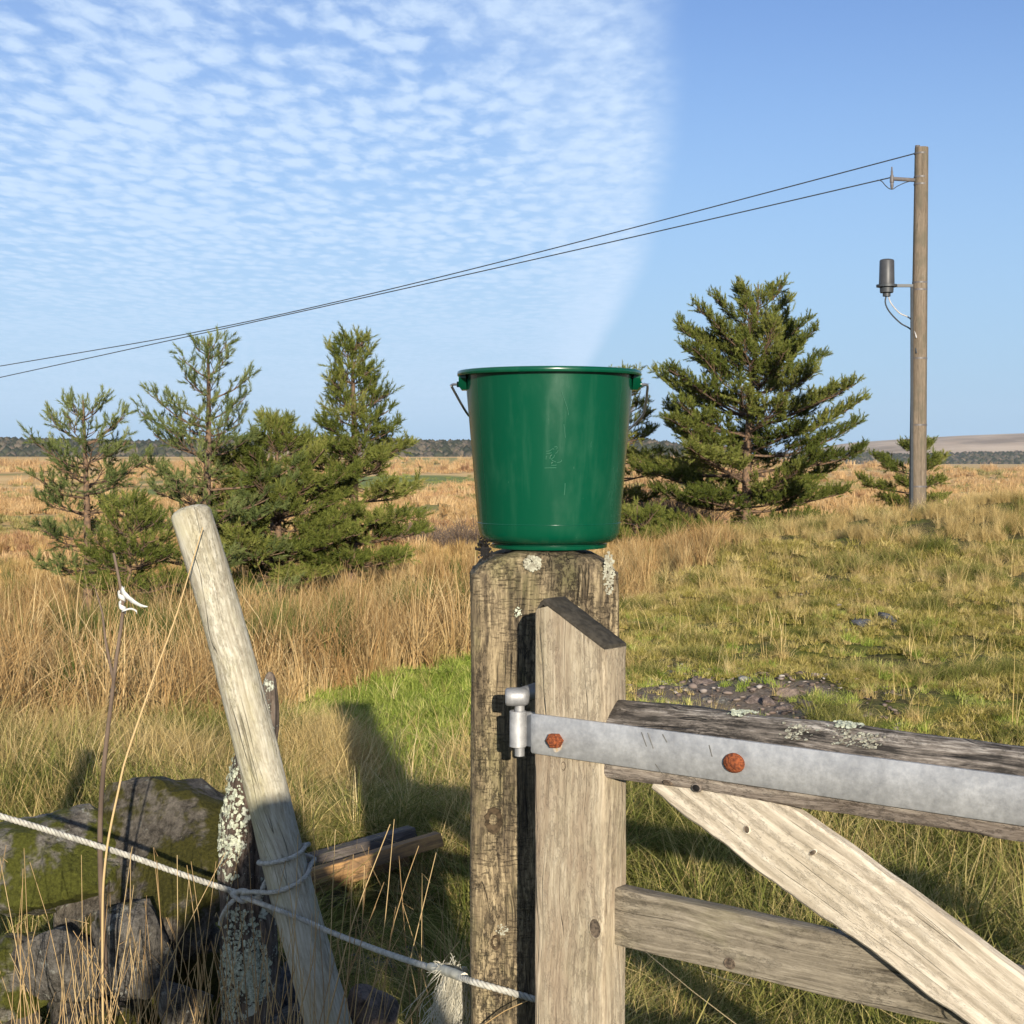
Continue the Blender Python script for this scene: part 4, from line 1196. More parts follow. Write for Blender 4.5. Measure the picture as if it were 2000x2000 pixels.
# ------------------------------------------------------------------ gate post
W_post = wood_mat('weathered_post', 'Z', (0.37, 0.29, 0.172), (0.185, 0.140, 0.083), (0.072, 0.055, 0.036), 0.9, dashes=0.45, cracks=0.4, speck=(0.026, 0.021, 0.015), speck_amt=0.85,
                  stain=(0.055, 0.046, 0.030), stain_amt=0.65, stain_scale=6.0, algae=(0.14, 0.13, 0.05), algae_amt=0.5, lichen=(0.40, 0.385, 0.29), lichen_t=0.665, bump=1.0, contrast=1.35, speck_scale=1.0)
M_lichen = plain_mat('grey_green_lichen', (0.50, 0.52, 0.40), 0.95, 0.35, 160, 0.8, 0, 0.1, 0.003, (0.25, 0.26, 0.19))
M_lichen_w = plain_mat('white_lichen', (0.40, 0.39, 0.30), 0.95, 0.4, 160, 0.8, 0, 0.1, 0.003, (0.22, 0.20, 0.15))
M_dknot = plain_mat('dark_knot', (0.085, 0.060, 0.036), 0.9, 0.6, 120, 0.6, 0, 0.1, 0.003, (0.030, 0.022, 0.014))
M_black = plain_mat('black_crust_and_hole_shade', (0.018, 0.016, 0.015), 0.9, 0.4, 80, 0.6, 0, 0.2, 0.004)  # growth on the post; also the painted shade of the rail half-hole
PW = 0.211; PFRONT = 2.158; PCX = (1064.5 - 1000) / F * PFRONT
def lichen_patch(spots, r, size, up, mb=None):
    """crinkled little lobes lying on a surface; spots: (point, normal)"""
    mb = mb or MB()
    for p, nrm in spots:
        nrm = nrm.normalized(); a = nrm.orthogonal().normalized(); b = nrm.cross(a)
        s = size * r.uniform(0.5, 1.3); k = 7; a0 = r.uniform(0, 6)
        v = [p + nrm * (0.25 * s)]
        for q in range(k):
            an = a0 + 6.283 * q / k; rr = s * r.uniform(0.6, 1.15)
            v.append(p + (a * math.cos(an) + b * math.sin(an)) * rr + nrm * s * r.uniform(-0.10, 0.35))
        mb.add(v, [(0, 1 + q, 1 + (q + 1) % k) for q in range(k)])
    return mb
def make_post():
    root = empty('gate_post', (PCX, PFRONT + PW / 2, 0))
    tag(root, 'thick square weathered wooden gate post carrying the bucket', 'gate post')
    sec = rounded_rect(PW, PW, 0.014, 4)
    zs = list(np.linspace(-0.25, 1.20, 50)) + list(np.linspace(1.215, 1.335, 12))
    rings = []
    for z in zs:
        ring = []
        for p in sec:
            q = Vector((p.x, p.y, z))
            d = 0.0035 * mnoise.noise(Vector((p.x * 22, p.y * 22, z * 3.0))) + 0.0022 * mnoise.noise(Vector((p.x * 90, p.y * 90, z * 9)))
            n2 = Vector((p.x, p.y, 0)).normalized()
            ring.append(q + n2 * d)
        rings.append(ring)
    # eroded top: edges rounded off, ragged
    for h, ins in ((1.350, 0.004), (1.3595, 0.010), (1.3645, 0.020), (1.3672, 0.034), (1.3678, 0.06)):
        ring = []
        for p in sec:
            f = 1 - ins / (PW / 2)
            rag = 0.006 * mnoise.noise(Vector((p.x * 40, p.y * 40, h * 5))) * (1.0 if h < 1.366 else 0.05)
            corner = max(0, abs(p.x) - PW / 2 + 0.045) * 0.28 * (1 - max(0, h - 1.366) * 300)
            ring.append(Vector((p.x * f, p.y * f, h - max(0, corner) + rag * 0.6)))
        rings.append(ring)
    v, f = loft(rings)
    MB().add(v, f).build('post_body', W_post, root, True, 50)
    r = random.Random(4)
    fy = -PW / 2 - 0.003
    def loc(px, py):
        p = pix(px, py, PFRONT); return Vector((p.x - PCX, fy, p.z))
    def patch(cx, cy, rx, ry, n, size, mat, name, lbl=None, zmin=None):
        sp = []
        for _ in range(n):
            a = r.uniform(0, 6.283); s = math.sqrt(r.random())
            q = loc(cx + rx * s * math.cos(a), cy + ry * s * math.sin(a)); q.y += 0.0025 * r.random()
            sp.append((q, Vector((r.uniform(-.3, .3), -1, r.uniform(-.2, .5)))))
        o = lichen_patch(sp, r, size, None).build(name, mat, root, False)
        o['kind'] = 'stuff'
        if lbl: o['label'] = lbl
    patch(1040, 1100, 17, 15, 170, 0.0020, M_lichen_w, 'lichen', 'round cream lichen just under the bucket')
    patch(1189, 1120, 11, 42, 240, 0.0017, M_lichen_w, 'lichen', 'white lichen down the right edge of the post top')
    patch(1012, 1196, 7, 10, 40, 0.0013, M_lichen, 'lichen')
    patch(980, 1815, 12, 10, 60, 0.0013, M_lichen_w, 'lichen')
    # dark knots, slightly hollow
    for (cx, cy, rx, ry) in ((964, 1602, 17, 26), (968, 1840, 9, 15), (1075, 1235, 6, 9)):
        mb = MB(); c = loc(cx, cy)
        n = 20; prof = [(1.05, 0.0030), (1.0, -0.0006), (0.8, 0.0002), (0.5, 0.0016), (0.0, 0.0022)]
        rings = []
        for rr, dy in prof:
            rings.append([c + Vector((rr * rx * PFRONT / F * math.cos(6.283 * q / n) * (1 + .12 * math.sin(3 * q)), dy, rr * ry * PFRONT / F * math.sin(6.283 * q / n))) for q in range(n)])
        a, f = loft(rings, False)
        mb.add(a, f).build('knot', M_dknot, root, True, 60)
    # black shrivelled growth on the top left corner
    sp = []
    for _ in range(120):
        q = pix(r.gauss(945, 6), r.gauss(1066, 6), PFRONT + 0.03 + r.uniform(-.012, .012)); q -= root.location
        sp.append((q, Vector((r.uniform(-1, 1), r.uniform(-1, 1), r.uniform(-.3, 1)))))
    for _ in range(80):
        q = pix(r.gauss(948, 5), r.uniform(1070, 1092), PFRONT + 0.0) - root.location; q.y = fy + 0.0 + 0.004 * r.random()
        sp.append((q, Vector((r.uniform(-.5, .5), -1, r.uniform(-.3, 1)))))
    o = lichen_patch(sp, r, 0.0024, None).build('black_growth', M_black, root, False); o['kind'] = 'stuff'
    o['label'] = 'black shrivelled tuft on the corner of the post'
    # hinge hook: shank driven into the post, forged head, pin
    hk = MB()
    hd = pix(1009, 1361, 2.035) - root.location
    inn = Vector((0.035, fy + 0.02, hd.z + 0.004))
    M_hook = galv_mat('dull_galvanised', (0.33, 0.325, 0.32), (0.20, 0.20, 0.205), 2.0)
    hook = hk.tube([inn, inn.lerp(hd, 0.5), hd + (inn - hd).normalized() * 0.012], 0.0105, 14).build('hinge_hook', M_hook, root, True, 40)
    hm = MB()
    d = (hd - inn).normalized(); side = Vector((-d.y, d.x, 0))
    side = Vector((-1, -0.25, 0)).normalized()
    pts = []
    n = 18
    rings = []
    for t, s in ((-0.0168, 0.55), (-0.0150, 0.80), (-0.011, 0.96), (-0.004, 1.0), (0.006, 1.0), (0.0125, 0.97), (0.0145, 0.86), (0.0155, 0.6)):
        c = hd - Vector((t, 0, 0))
        rings.append([c + Vector((0, 0.0135 * s * math.copysign(abs(math.cos(6.283 * q / n)) ** 0.75, math.cos(6.283 * q / n)), 0.0122 * s * math.copysign(abs(math.sin(6.283 * q / n)) ** 0.75, math.sin(6.283 * q / n)))) for q in range(n)])
    rings = [[Vector((p.x, p.y, p.z)) for p in rg] for rg in rings]
    a, f = loft(rings)
    hm.add(a, f).build('hook_head', M_hook, hook, True, 50)
    pz0 = (pix(1014, 1476, 2.035) - root.location).z
    MB().tube([Vector((hd.x + 0.004, hd.y, hd.z)), Vector((hd.x + 0.004, hd.y, pz0))], 0.0068, 14).build('hinge_pin', M_hook, hook, True, 40)
def galv_mat(name, light, dark, scale=1.0, stretch=(1, 1, 1)):
    m, g = newmat(name)
    co = g.n('ShaderNodeTexCoord').outputs['Object']
    co = g.scalev(co, stretch)
    n1 = g.noise(co, 16 * scale, 7, 0.72); n2 = g.noise(co, 150 * scale, 5, 0.75); v = g.n('ShaderNodeTexVoronoi', {'Vector': co, 'Scale': 55.0 * scale}).outputs['Distance']
    f = g.math('ADD', g.math('MULTIPLY', n1, 0.6), g.math('ADD', g.math('MULTIPLY', n2, 0.3), g.math('MULTIPLY', v, 0.12)))
    c = g.ramp(f, [(0.36, dark), (0.52, tuple((a + b) / 2 for a, b in zip(light, dark))), (0.66, light)])
    sc = g.mapr(g.noise(g.scalev(co, (34, 34, 7), (1, 5, 2)), 1.0, 2.0), 0.70, 0.73)
    c = g.mix(g.math('MULTIPLY', sc, 0.4), c, (0.16, 0.155, 0.15))
    finish(g, c, g.mapr(n2, 0.3, 0.7, 0.42, 0.62), n2, 0.15, 0.001, 0.5, 0.35)
    return m
M_scratch = plain_mat('dark_scratch', (0.17, 0.165, 0.15), 0.7, 0.3, 100, 0.1)
M_galv = galv_mat('galvanised_steel', (0.49, 0.485, 0.48), (0.235, 0.235, 0.24))
M_rust = plain_mat('rust', (0.30, 0.085, 0.030), 0.9, 0.5, 330, 0.9, 0, 0.2, 0.003, (0.12, 0.036, 0.018))
M_ruststain = plain_mat('rust_stain', (0.42, 0.30, 0.17), 0.8, 0.3, 200, 0.2, 0, 0.2, 0.001, (0.40, 0.37, 0.33))
make_post()

# ------------------------------------------------------------------ gate
GA = R(-38.0)
G0 = pix(1043, 1430, 2.0)
GX = Vector((math.cos(GA), math.sin(GA), 0)); GY = Vector((-math.sin(GA), math.cos(GA), 0))
def on_gate(px, py, s=0.0):
    r = ray(px, py); o = Vector((G0.x, G0.y, 0)) + GY * s
    c = Vector((0, 0, EYE))
    t = (o - c).dot(GY) / r.dot(GY)
    p = c + r * t
    return (p - Vector((G0.x, G0.y, 0))).dot(GX), p.z
W_stile = wood_mat('gate_stile_wood', 'Z', (0.52, 0.445, 0.325), (0.36, 0.295, 0.205), (0.19, 0.145, 0.098), 1.0, speck=(0.16, 0.125, 0.09), speck_amt=0.35, stain=(0.26, 0.185, 0.125), stain_amt=0.5,
                   stain_scale=8.0, algae=(0.30, 0.26, 0.15), algae_amt=0.3, bump=0.7, seed=1.3, cracks=0.5)
W_cut = plain_mat('blackened_end_grain', (0.060, 0.052, 0.040), 0.95, 0.45, 90, 0.7, 0, 0.15, 0.003)
W_rail = wood_mat('top_rail_wood', 'X', (0.46, 0.40, 0.33), (0.30, 0.25, 0.205), (0.12, 0.095, 0.075), 0.85, speck=(0.05, 0.043, 0.036), speck_amt=0.5, stain=(0.13, 0.10, 0.08), stain_amt=0.55,
                  stain_scale=5, bump=0.9, seed=2.1, contrast=1.3)
W_railtop = wood_mat('top_rail_weathered', 'X', (0.46, 0.41, 0.35), (0.19, 0.16, 0.132), (0.035, 0.030, 0.025), 0.6, speck=(0.024, 0.021, 0.018), speck_amt=0.7, stain=(0.055, 0.046, 0.038), stain_amt=0.6,
                     stain_scale=4, bump=1.0, seed=2.6, contrast=1.6, lichen=(0.56, 0.54, 0.45), lichen_t=0.69)
W_lower = wood_mat('lower_rail_wood', 'X', (0.36, 0.31, 0.235), (0.22, 0.185, 0.135), (0.10, 0.082, 0.060), 0.9, speck=(0.06, 0.05, 0.036), speck_amt=0.5, stain=(0.13, 0.11, 0.07), stain_amt=0.5,
                   stain_scale=6, algae=(0.19, 0.175, 0.085), algae_amt=0.35, bump=0.8, seed=3.7)
W_brace = wood_mat('brace_wood', 'X', (0.70, 0.63, 0.51), (0.57, 0.49, 0.38), (0.37, 0.31, 0.23), 0.9, speck=(0.20, 0.165, 0.12), speck_amt=0.35, stain=(0.36, 0.30, 0.20), stain_amt=0.3,
                   stain_scale=7, bump=0.6, seed=4.4, rings=((0.22, 0.0, 1.0), 17.0, (-0.075, 0.0, -0.02)), cracks=0.45)
M_knot = plain_mat('grey_knot', (0.16, 0.12, 0.085), 0.9, 0.55, 150, 0.6, 0, 0.1, 0.002, (0.045, 0.036, 0.028))
M_knot_pale = plain_mat('pale_knot_ring', (0.50, 0.43, 0.33), 0.9, 0.35, 110, 0.5, 0, 0.1, 0.002)
STW, STT = 0.1115, 0.053
gate = empty('field_gate', (G0.x, G0.y, 0), GA)
tag(gate, 'weathered wooden field gate with a steel strap hinge and diagonal brace', 'gate')
def make_gate():
    # hanging stile with a slanting top
    zl = on_gate(1062, 1172)[1]; zr = on_gate(1181, 1263)[1]
    xl = on_gate(1062, 1172)[0]
    def ztop(x, y):
        z = zl + (zr - zl) * (x - xl) / (STW - xl)
        if x < xl: z = zl + 0.002 - 0.020 * ((xl - x) / xl) ** 2
        return z + 0.0012 * mnoise.noise(Vector((x * 90, y * 90, 0)))
    sec = [Vector((p.x + STW / 2, p.y + STT / 2)) for p in rounded_rect(STW, STT, 0.0045, 3)]
    zs = list(np.linspace(0.10, zr - 0.02, 40))
    rings = []
    for z in zs:
        rings.append([Vector((p.x, p.y, z)) + Vector((p.x - STW / 2, p.y - STT / 2, 0)).normalized() * (0.0016 * mnoise.noise(Vector((p.x * 30, p.y * 30, z * 4))) + 0.0008 * mnoise.noise(Vector((p.x * 120, p.y * 120, z * 15)))) for p in sec])
    rings.append([Vector((p.x, p.y, ztop(p.x, p.y) - 0.0045)) for p in sec])
    v, f = loft(rings, True)
    MB().add(v, f).build('hanging_stile', W_stile, gate, True, 40)
    # blackened end grain of the slanting cut
    rings = []
    for x in np.linspace(0.0035, STW - 0.0012, 22):
        zt_ = ztop(x, 0.02); sl = 0.0035
        rings.append([Vector((x, 0.0012, zt_ - 0.0075)), Vector((x, 0.0014, zt_ - 0.0022)), Vector((x, 0.0035, zt_ - 0.0002)), Vector((x, STT * 0.3, zt_ + 0.0006 * mnoise.noise(Vector((x * 200, 1, 0))))), Vector((x, STT * 0.65, zt_ + 0.0006 * mnoise.noise(Vector((x * 200, 4, 0))))),
                      Vector((x, STT - 0.0035, zt_ - 0.0002)), Vector((x, STT - 0.0014, zt_ - 0.0022)), Vector((x, STT - 0.0012, zt_ - 0.0075))])
    v, f = loft(rings)
    MB().add(v, f).build('cut_top', W_cut, gate, True, 40)
    # top rail, bevelled along its upper front edge
    zt_front = on_gate(1185, 1412)[1]; zb = on_gate(1185, 1519)[1]
    ztb = zt_front + 0.026
    LEN = 2.4
    prof = [(0.0015, zb + 0.004), (0.0015, zb + 0.05), (0.0015, zt_front - 0.003), (0.004, zt_front + 0.002), (0.012, zt_front + 0.010), (0.022, zt_front + 0.0185), (0.030, ztb - 0.002), (0.037, ztb), (0.046, ztb - 0.001),
            (0.0515, ztb - 0.005), (0.0515, zb + 0.05), (0.0515, zb + 0.004), (0.048, zb), (0.005, zb)]
    xs = list(np.linspace(STW - 0.012, STW + 0.9, 70)) + list(np.linspace(STW + 0.95, LEN, 20))
    def railmesh(sel, mat, name, closed):
        rings = []
        for x in xs:
            ring = []
            for (y, z) in sel:
                nn = 0.0026 * mnoise.noise(Vector((x * 9, y * 60, z * 60))) + 0.0012 * mnoise.noise(Vector((x * 40, y * 150, z * 150)))
                ring.append(Vector((x, y + nn * (0.6 if y > 0.002 else 0.2), z + nn)))
            rings.append(ring)
        n_ = len(sel); v = [p for r in rings for p in r]; f = []
        for i in range(len(rings) - 1):
            for k in range(n_ if closed else n_ - 1):
                k2 = (k + 1) % n_
                f.append((i * n_ + k, i * n_ + k2, (i + 1) * n_ + k2, (i + 1) * n_ + k))
        if closed: f += [tuple(reversed(range(n_))), tuple((len(rings) - 1) * n_ + k for k in range(n_))]
        me = mesh(name, v, f, True, 50)
        me.materials.append(mat); me.materials.append(W_railtop)
        for p in me.polygons:
            zc = sum(me.vertices[i].co.z for i in p.vertices) / len(p.vertices)
            yc = sum(me.vertices[i].co.y for i in p.vertices) / len(p.vertices)
            if zc > zt_front - 0.002 and len(p.vertices) == 4: p.material_index = 1
        return put(name, me, None, gate)
    railmesh(prof, W_rail, 'top_rail', True)
    # lichen crusts on the rail top
    r = random.Random(9)
    for (px, py, w, n, mt) in ((1445, 1399, 20, 90, M_lichen), (1648, 1411, 27, 150, M_lichen), (1560, 1420, 30, 60, M_lichen_w), (1690, 1430, 40, 80, M_lichen_w), (1650, 1445, 22, 40, M_lichen_w)):
        sp = []
        for _ in range(n):
            x, z = on_gate(px + r.gauss(0, w * 0.45), py, 0.03 if py < 1415 else 0.018)
            y = r.uniform(0.026, 0.048) if py < 1415 else r.uniform(0.008, 0.024)
            zz = ztb + 0.001 if y > 0.030 else zt_front + 0.002 + (y - 0.004) / 0.026 * 0.024 + 0.0015
            sp.append((Vector((x, y, zz)), Vector((r.uniform(-.4, .4), -0.5, 1))))
        o = lichen_patch(sp, r, 0.0024, None).build('lichen', mt, gate, False); o['kind'] = 'stuff'
    # lower rails
    def lower(z0, z1, name='rail', s=0.0255, t=0.026):
        sec = rounded_rect(t, z1 - z0, 0.003, 2)
        rings = []
        for x in list(np.linspace(STW - 0.01, STW + 0.8, 40)) + [1.4, LEN]:
            rings.append([Vector((x, s + t / 2 + p.x + 0.0010 * mnoise.noise(Vector((x * 8, p.y * 40, 1))), (z0 + z1) / 2 + p.y + 0.0022 * mnoise.noise(Vector((x * 7, p.y * 9, z0 * 50))))) for p in sec])
        v, f = loft(rings); MB().add(v, f).build(name, W_lower, gate, True, 40)
    s = 0.0255
    zb2 = on_gate(1209, 1850, s)[1]; zt2 = on_gate(1209, 1737, s)[1]
    lower(zb2, zt2)
    for zz in (0.60, 0.36, 0.14): lower(zz, zz + 0.075)
    # diagonal brace with a waney lower edge
    sB = 0.004; tB = 0.020
    up = [(1290, 1500), (1400, 1520), (1480, 1548), (1545, 1579), (1600, 1617), (1660, 1660), (1750, 1724), (1850, 1798), (1960, 1880), (2080, 1972)]
    lo = [(1215, 1500), (1262, 1537), (1330, 1592), (1398, 1641), (1476, 1700), (1554, 1758), (1650, 1826), (1750, 1898), (1880, 1995), (2000, 2086)]
    U = [Vector((*on_gate(a, b, sB),)) for a, b in up]; Lo = [Vector((*on_gate(a, b, sB),)) for a, b in lo]
    # local frame along the board
    d = (U[-1] - U[2]).normalized(); ang = math.atan2(d.y, d.x)
    org = Lo[0].lerp(U[0], 0.5)
    c_, s_ = math.cos(-ang), math.sin(-ang)
    loc = lambda q: ((q - org).x * c_ - (q - org).y * s_, (q - org).x * s_ + (q - org).y * c_)
    U2 = [loc(q) for q in U]; L2 = [loc(q) for q in Lo]
    x0 = max(U2[0][0], L2[0][0]); x1 = min(U2[-1][0], L2[-1][0])
    rings = []
    for x in list(np.linspace(x0, x1, 70)) + [x1 + 0.5, x1 + 1.0]:
        zu = float(np.interp(x, [q[0] for q in U2], [q[1] for q in U2])); zd = float(np.interp(x, [q[0] for q in L2], [q[1] for q in L2]))
        zu += 0.0015 * mnoise.noise(Vector((x * 20, 0, 1))); zd += 0.0035 * mnoise.noise(Vector((x * 13, 0, 5))) + 0.0015 * mnoise.noise(Vector((x * 45, 0, 5)))
        h = zu - zd; rr = 0.0035
        ring = [Vector((x, 0, zd + rr)), Vector((x, 0, zd + h * .33)), Vector((x, 0, zd + h * .66)), Vector((x, 0, zu - rr)), Vector((x, rr, zu)), Vector((x, tB - rr, zu)), Vector((x, tB, zu - rr)), Vector((x, tB, zd + rr)), Vector((x, tB - rr, zd)), Vector((x, rr, zd))]
        rings.append(ring)
    v, f = loft(rings)
    f = [tuple(reversed(q)) for q in f]
    br = MB().add(v, f).build('diagonal_brace', W_brace, gate, True, 40)
    br.location = (org.x, sB, org.y); br.rotation_euler = (0, -ang, 0)
    # knots, and a half-hole in the top rail
    def knot(px, py, s, rx, ry, mat, ring=None, rot=0.0):
        x, z = on_gate(px, py, s); k = 1.9 / F; n = 22
        rings = []
        for rr, dy in ((1.3, 0.0012), (1.12, -0.0008), (0.95, -0.0010), (0.8, 0.0), (0.55, -0.0006), (0.0, -0.0003)):
            rings.append([Vector((x, s, z)) + Vector((rr * k * (rx * math.cos(6.283 * q / n) * math.cos(rot) - ry * math.sin(6.283 * q / n) * math.sin(rot)), dy, rr * k * (rx * math.cos(6.283 * q / n) * math.sin(rot) + ry * math.sin(6.283 * q / n) * math.cos(rot)))) for q in range(n)])
        a, f = loft(rings, False)
        o = MB().add(a, f)
        me = mesh('knot', o.v, o.f, True, 60); me.materials.append(mat); me.materials.append(ring or mat)
        for p in me.polygons:
            if p.index < n * 2: p.material_index = 1
        put('knot', me, None, gate)
    knot(1163, 1813, -0.0002, 14, 20, M_knot, W_stile, 0.1)
    knot(1101, 1496, -0.0002, 5, 8, W_stile, M_knot)
    knot(1459, 1620, sB - 0.0002, 6, 7, M_knot, W_brace)
    knot(1588, 1665, sB - 0.0002, 8, 4, M_knot, W_brace, 0.6)
    knot(1424, 1882, 0.0250, 10, 9, M_knot, M_knot)
    knot(1303, 1529, 0.0, 9, 4, M_knot, M_knot, -0.15)
    knot(1360, 1539, 0.0, 9, 7, M_black, W_rail)  # half-hole in the rail; a black disc paints the shade inside it
    # strap hinge
    zt, zb_ = on_gate(1037, 1394, -0.006)[1], on_gate(1037, 1471, -0.006)[1]
    x0 = on_gate(1036, 1430, -0.006)[0]
    sec = [(-0.006, zb_ + 0.0012), (-0.006, zt - 0.0012), (-0.0050, zt), (-0.0004, zt), (-0.0004, zb_), (-0.0050, zb_)]
    rings = []
    for x in [x0, x0 + 0.002] + list(np.linspace(x0 + 0.01, 0.95, 40)):
        e = 0.0012 if x == x0 else 0.0
        rings.append([Vector((x, y + (0.0008 if x == x0 else 0) + 0.0004 * math.sin(x * 9), z + (e if z < 1.12 else -e))) for y, z in sec])
    v, f = loft(rings)
    strap = MB().add(v, [tuple(reversed(q)) for q in f]).build('strap_hinge', M_galv, gate, True, 40)
    # eye tube and the plate that joins it to the band
    inv = (Matrix.Translation((G0.x, G0.y, 0)) @ Matrix.Rotation(GA, 4, 'Z')).inverted()
    e0 = inv @ pix(1011.5, 1458.5, 2.035); e1 = inv @ pix(1011.5, 1388, 2.035)
    e0.x = e1.x = (e0.x + e1.x) / 2; e0.y = e1.y = (e0.y + e1.y) / 2
    n = 22; rings = []
    for rr, t in ((0.0072, 1.0), (0.0105, 1.0), (0.0112, 0.985), (0.0112, 0.015), (0.0105, 0.0), (0.0072, 0.0), (0.0072, 1.0)):
        c = e0.lerp(e1, t); rings.append([c + Vector((rr * math.cos(6.283 * q / n), rr * math.sin(6.283 * q / n), 0)) for q in range(n)])
    a, f = loft(rings, False)
    MB().add(a, f).build('hinge_eye', M_galv, strap, True, 40)
    pl = MB(); zc0, zc1 = e0.z + 0.002, e1.z - 0.001
    for (xa, ya, xb, yb) in ((e0.x + 0.004, e0.y + 0.0085, -0.0008, e0.y + 0.014), (-0.006, 0.0, -0.0008, 0.0)):
        pass
    poly = [(e0.x + 0.002, e0.y + 0.0095), (e0.x + 0.010, e0.y + 0.0035), (-0.0015, e0.y + 0.000), (-0.0015, STT * 0.9), (-0.0065, STT * 0.9), (-0.0065, e0.y + 0.010)]
    v0 = [Vector((x, y, zc0)) for x, y in poly]; v1 = [Vector((x, y, zc1)) for x, y in poly]
    a, f = loft([v0, v1]); pl.add(a, f).build('hinge_plate', M_galv, strap, True, 30)
    # rusted nut and dome bolt
    def at(px, py): x, z = on_gate(px, py, -0.006); return Vector((x, -0.0058, z))
    c = at(1086, 1446); k = 1.96 / F
    mb = MB(); n = 6; rings = []
    for rr, dy in ((15.5, 0), (15.5, -0.0065), (13.2, -0.0078)):
        rings.append([c + Vector((rr * k * math.cos(6.283 * q / n + 0.1) * 1.22, dy, rr * k * math.sin(6.283 * q / n + 0.1))) for q in range(n)])
    a, f = loft(rings); nut = mb.add(a, f).build('hex_nut', M_rust, strap, True, 25)
    rings = []
    for rr, dy in ((8.6, -0.006), (8.6, -0.0105), (7.2, -0.0118)):
        rings.append([c + Vector((rr * k * math.cos(6.283 * q / 16) * 1.2, dy, rr * k * math.sin(6.283 * q / 16))) for q in range(16)])
    a, f = loft(rings); MB().add(a, f).build('bolt_end', M_rust, nut, True, 40)
    c = at(1434, 1490); k = 1.83 / F; rings = []
    for rr, dy in ((19.5, 0.0), (19.2, -0.0022), (17, -0.0046), (12.5, -0.0066), (6, -0.0078), (0.5, -0.0081)):
        rings.append([c + Vector((rr * k * math.cos(6.283 * q / 24) * 1.2, dy, rr * k * math.sin(6.283 * q / 24))) for q in range(24)])
    a, f = loft(rings); MB().add(a, f).build('bolt_head', M_rust, strap, True, 50)
    # rust run under the nut, scratches across the band
    def mark(name, pts, w, mat):
        mb = MB(); P = [at(*p) + Vector((0, -0.00045, 0)) for p in pts]; n_ = len(P); v = []
        for i, p in enumerate(P):
            t = (P[min(i + 1, n_ - 1)] - P[max(i - 1, 0)]).normalized(); q = Vector((-t.z, 0, t.x)); ww = w[i] if isinstance(w, list) else w
            v += [p + q * ww, p - q * ww]
        mb.add(v, [(2 * i, 2 * i + 1, 2 * i + 3, 2 * i + 2) for i in range(n_ - 1)]).build(name, mat, strap, False)
    mark('rust_stain', [(1088, 1452), (1087, 1460), (1085, 1466), (1084, 1469)], [0.009, 0.0075, 0.004, 0.001], M_ruststain)
    for p in ([(1253, 1430), (1263, 1458)], [(1265, 1431), (1276, 1462)], [(1280, 1492), (1291, 1508)], [(1294, 1434), (1303, 1450)], [(1385, 1455), (1391, 1478)]):
        mark('scratch', p, 0.0007, M_scratch)
    # latch stile at the far end
    MB().box((LEN + 0.03, STT / 2, 0.65), (0.08, STT, 1.12)).build('latch_stile', W_stile, gate, True, 30)
make_gate()

# ------------------------------------------------------------------ round stake leaning over, and the old stump
W_stake = wood_mat('silvered_stake', 'Z', (0.56, 0.53, 0.44), (0.42, 0.385, 0.30), (0.26, 0.225, 0.165), 0.9, speck=(0.22, 0.19, 0.12), speck_amt=0.45, stain=(0.30, 0.26, 0.15), stain_amt=0.45,
                   stain_scale=7, algae=(0.42, 0.38, 0.20), algae_amt=0.4, bump=0.8, seed=6.2, cracks=0.7)
W_stump = wood_mat('rotten_stump', 'Z', (0.26, 0.215, 0.17), (0.13, 0.10, 0.078), (0.045, 0.035, 0.028), 0.5, speck=(0.022, 0.016, 0.013), speck_amt=0.8, stain=(0.065, 0.04, 0.028), stain_amt=0.6,
                   stain_scale=6, lichen=(0.46, 0.47, 0.38), lichen_t=0.56, bump=1.0, seed=8.1)
def leaning_thing(name, label, cat, axis_px, radii_px, mat, rough, n=30, top=None, part='shaft', seed=0.0, groove=0.0):
    pts = [pix(*a) for a in axis_px]
    base = pts[-1].copy()
    top_p = pts[0]
    d = (top_p - base).normalized()
    q = d.to_track_quat('Z', 'Y')
    root = empty(name, base); root.rotation_mode = 'QUATERNION'; root.rotation_quaternion = q
    tag(root, label, cat)
    M = (Matrix.Translation(base) @ q.to_matrix().to_4x4()).inverted()
    lp = [M @ p for p in pts]
    # resample evenly
    fine = catmull(lp, 0.018)
    zz = [p.z for p in lp][::-1]; rr = [r_ * a[2] / F for r_, a in zip(radii_px, axis_px)][::-1]
    rings = []
    for p in fine:
        r0 = float(np.interp(p.z, zz, rr))
        rings.append((p, r0))
    rings = rings[::-1]
    if top: rings += [(rings[-1][0] + Vector((0, 0, dz)), rings[-1][1] * s) for dz, s in top]
    out = []
    for p, r0 in rings:
        ring = []
        for k in range(n):
            a = 6.283 * k / n
            cs = Vector((math.cos(a), math.sin(a), 0))
            nz = rough * (mnoise.noise(Vector((cs.x * 1.6 + seed, cs.y * 1.6, p.z * 5))) + 0.5 * mnoise.noise(Vector((cs.x * 5, cs.y * 5 + seed, p.z * 16))) + 0.35 * mnoise.noise(Vector((cs.x * 12, cs.y * 12 + seed, p.z * 30))))
            gr = -groove * max(0, mnoise.noise(Vector((cs.x * 6 + seed, cs.y * 6, p.z * 0.7))) - 0.25)
            ring.append(p + cs * r0 * (1 + nz + gr))
        out.append(ring)
    v, f = loft(out)
    o = MB().add(v, f).build(part, mat, root, True, 60)
    return root, M, fine, lp
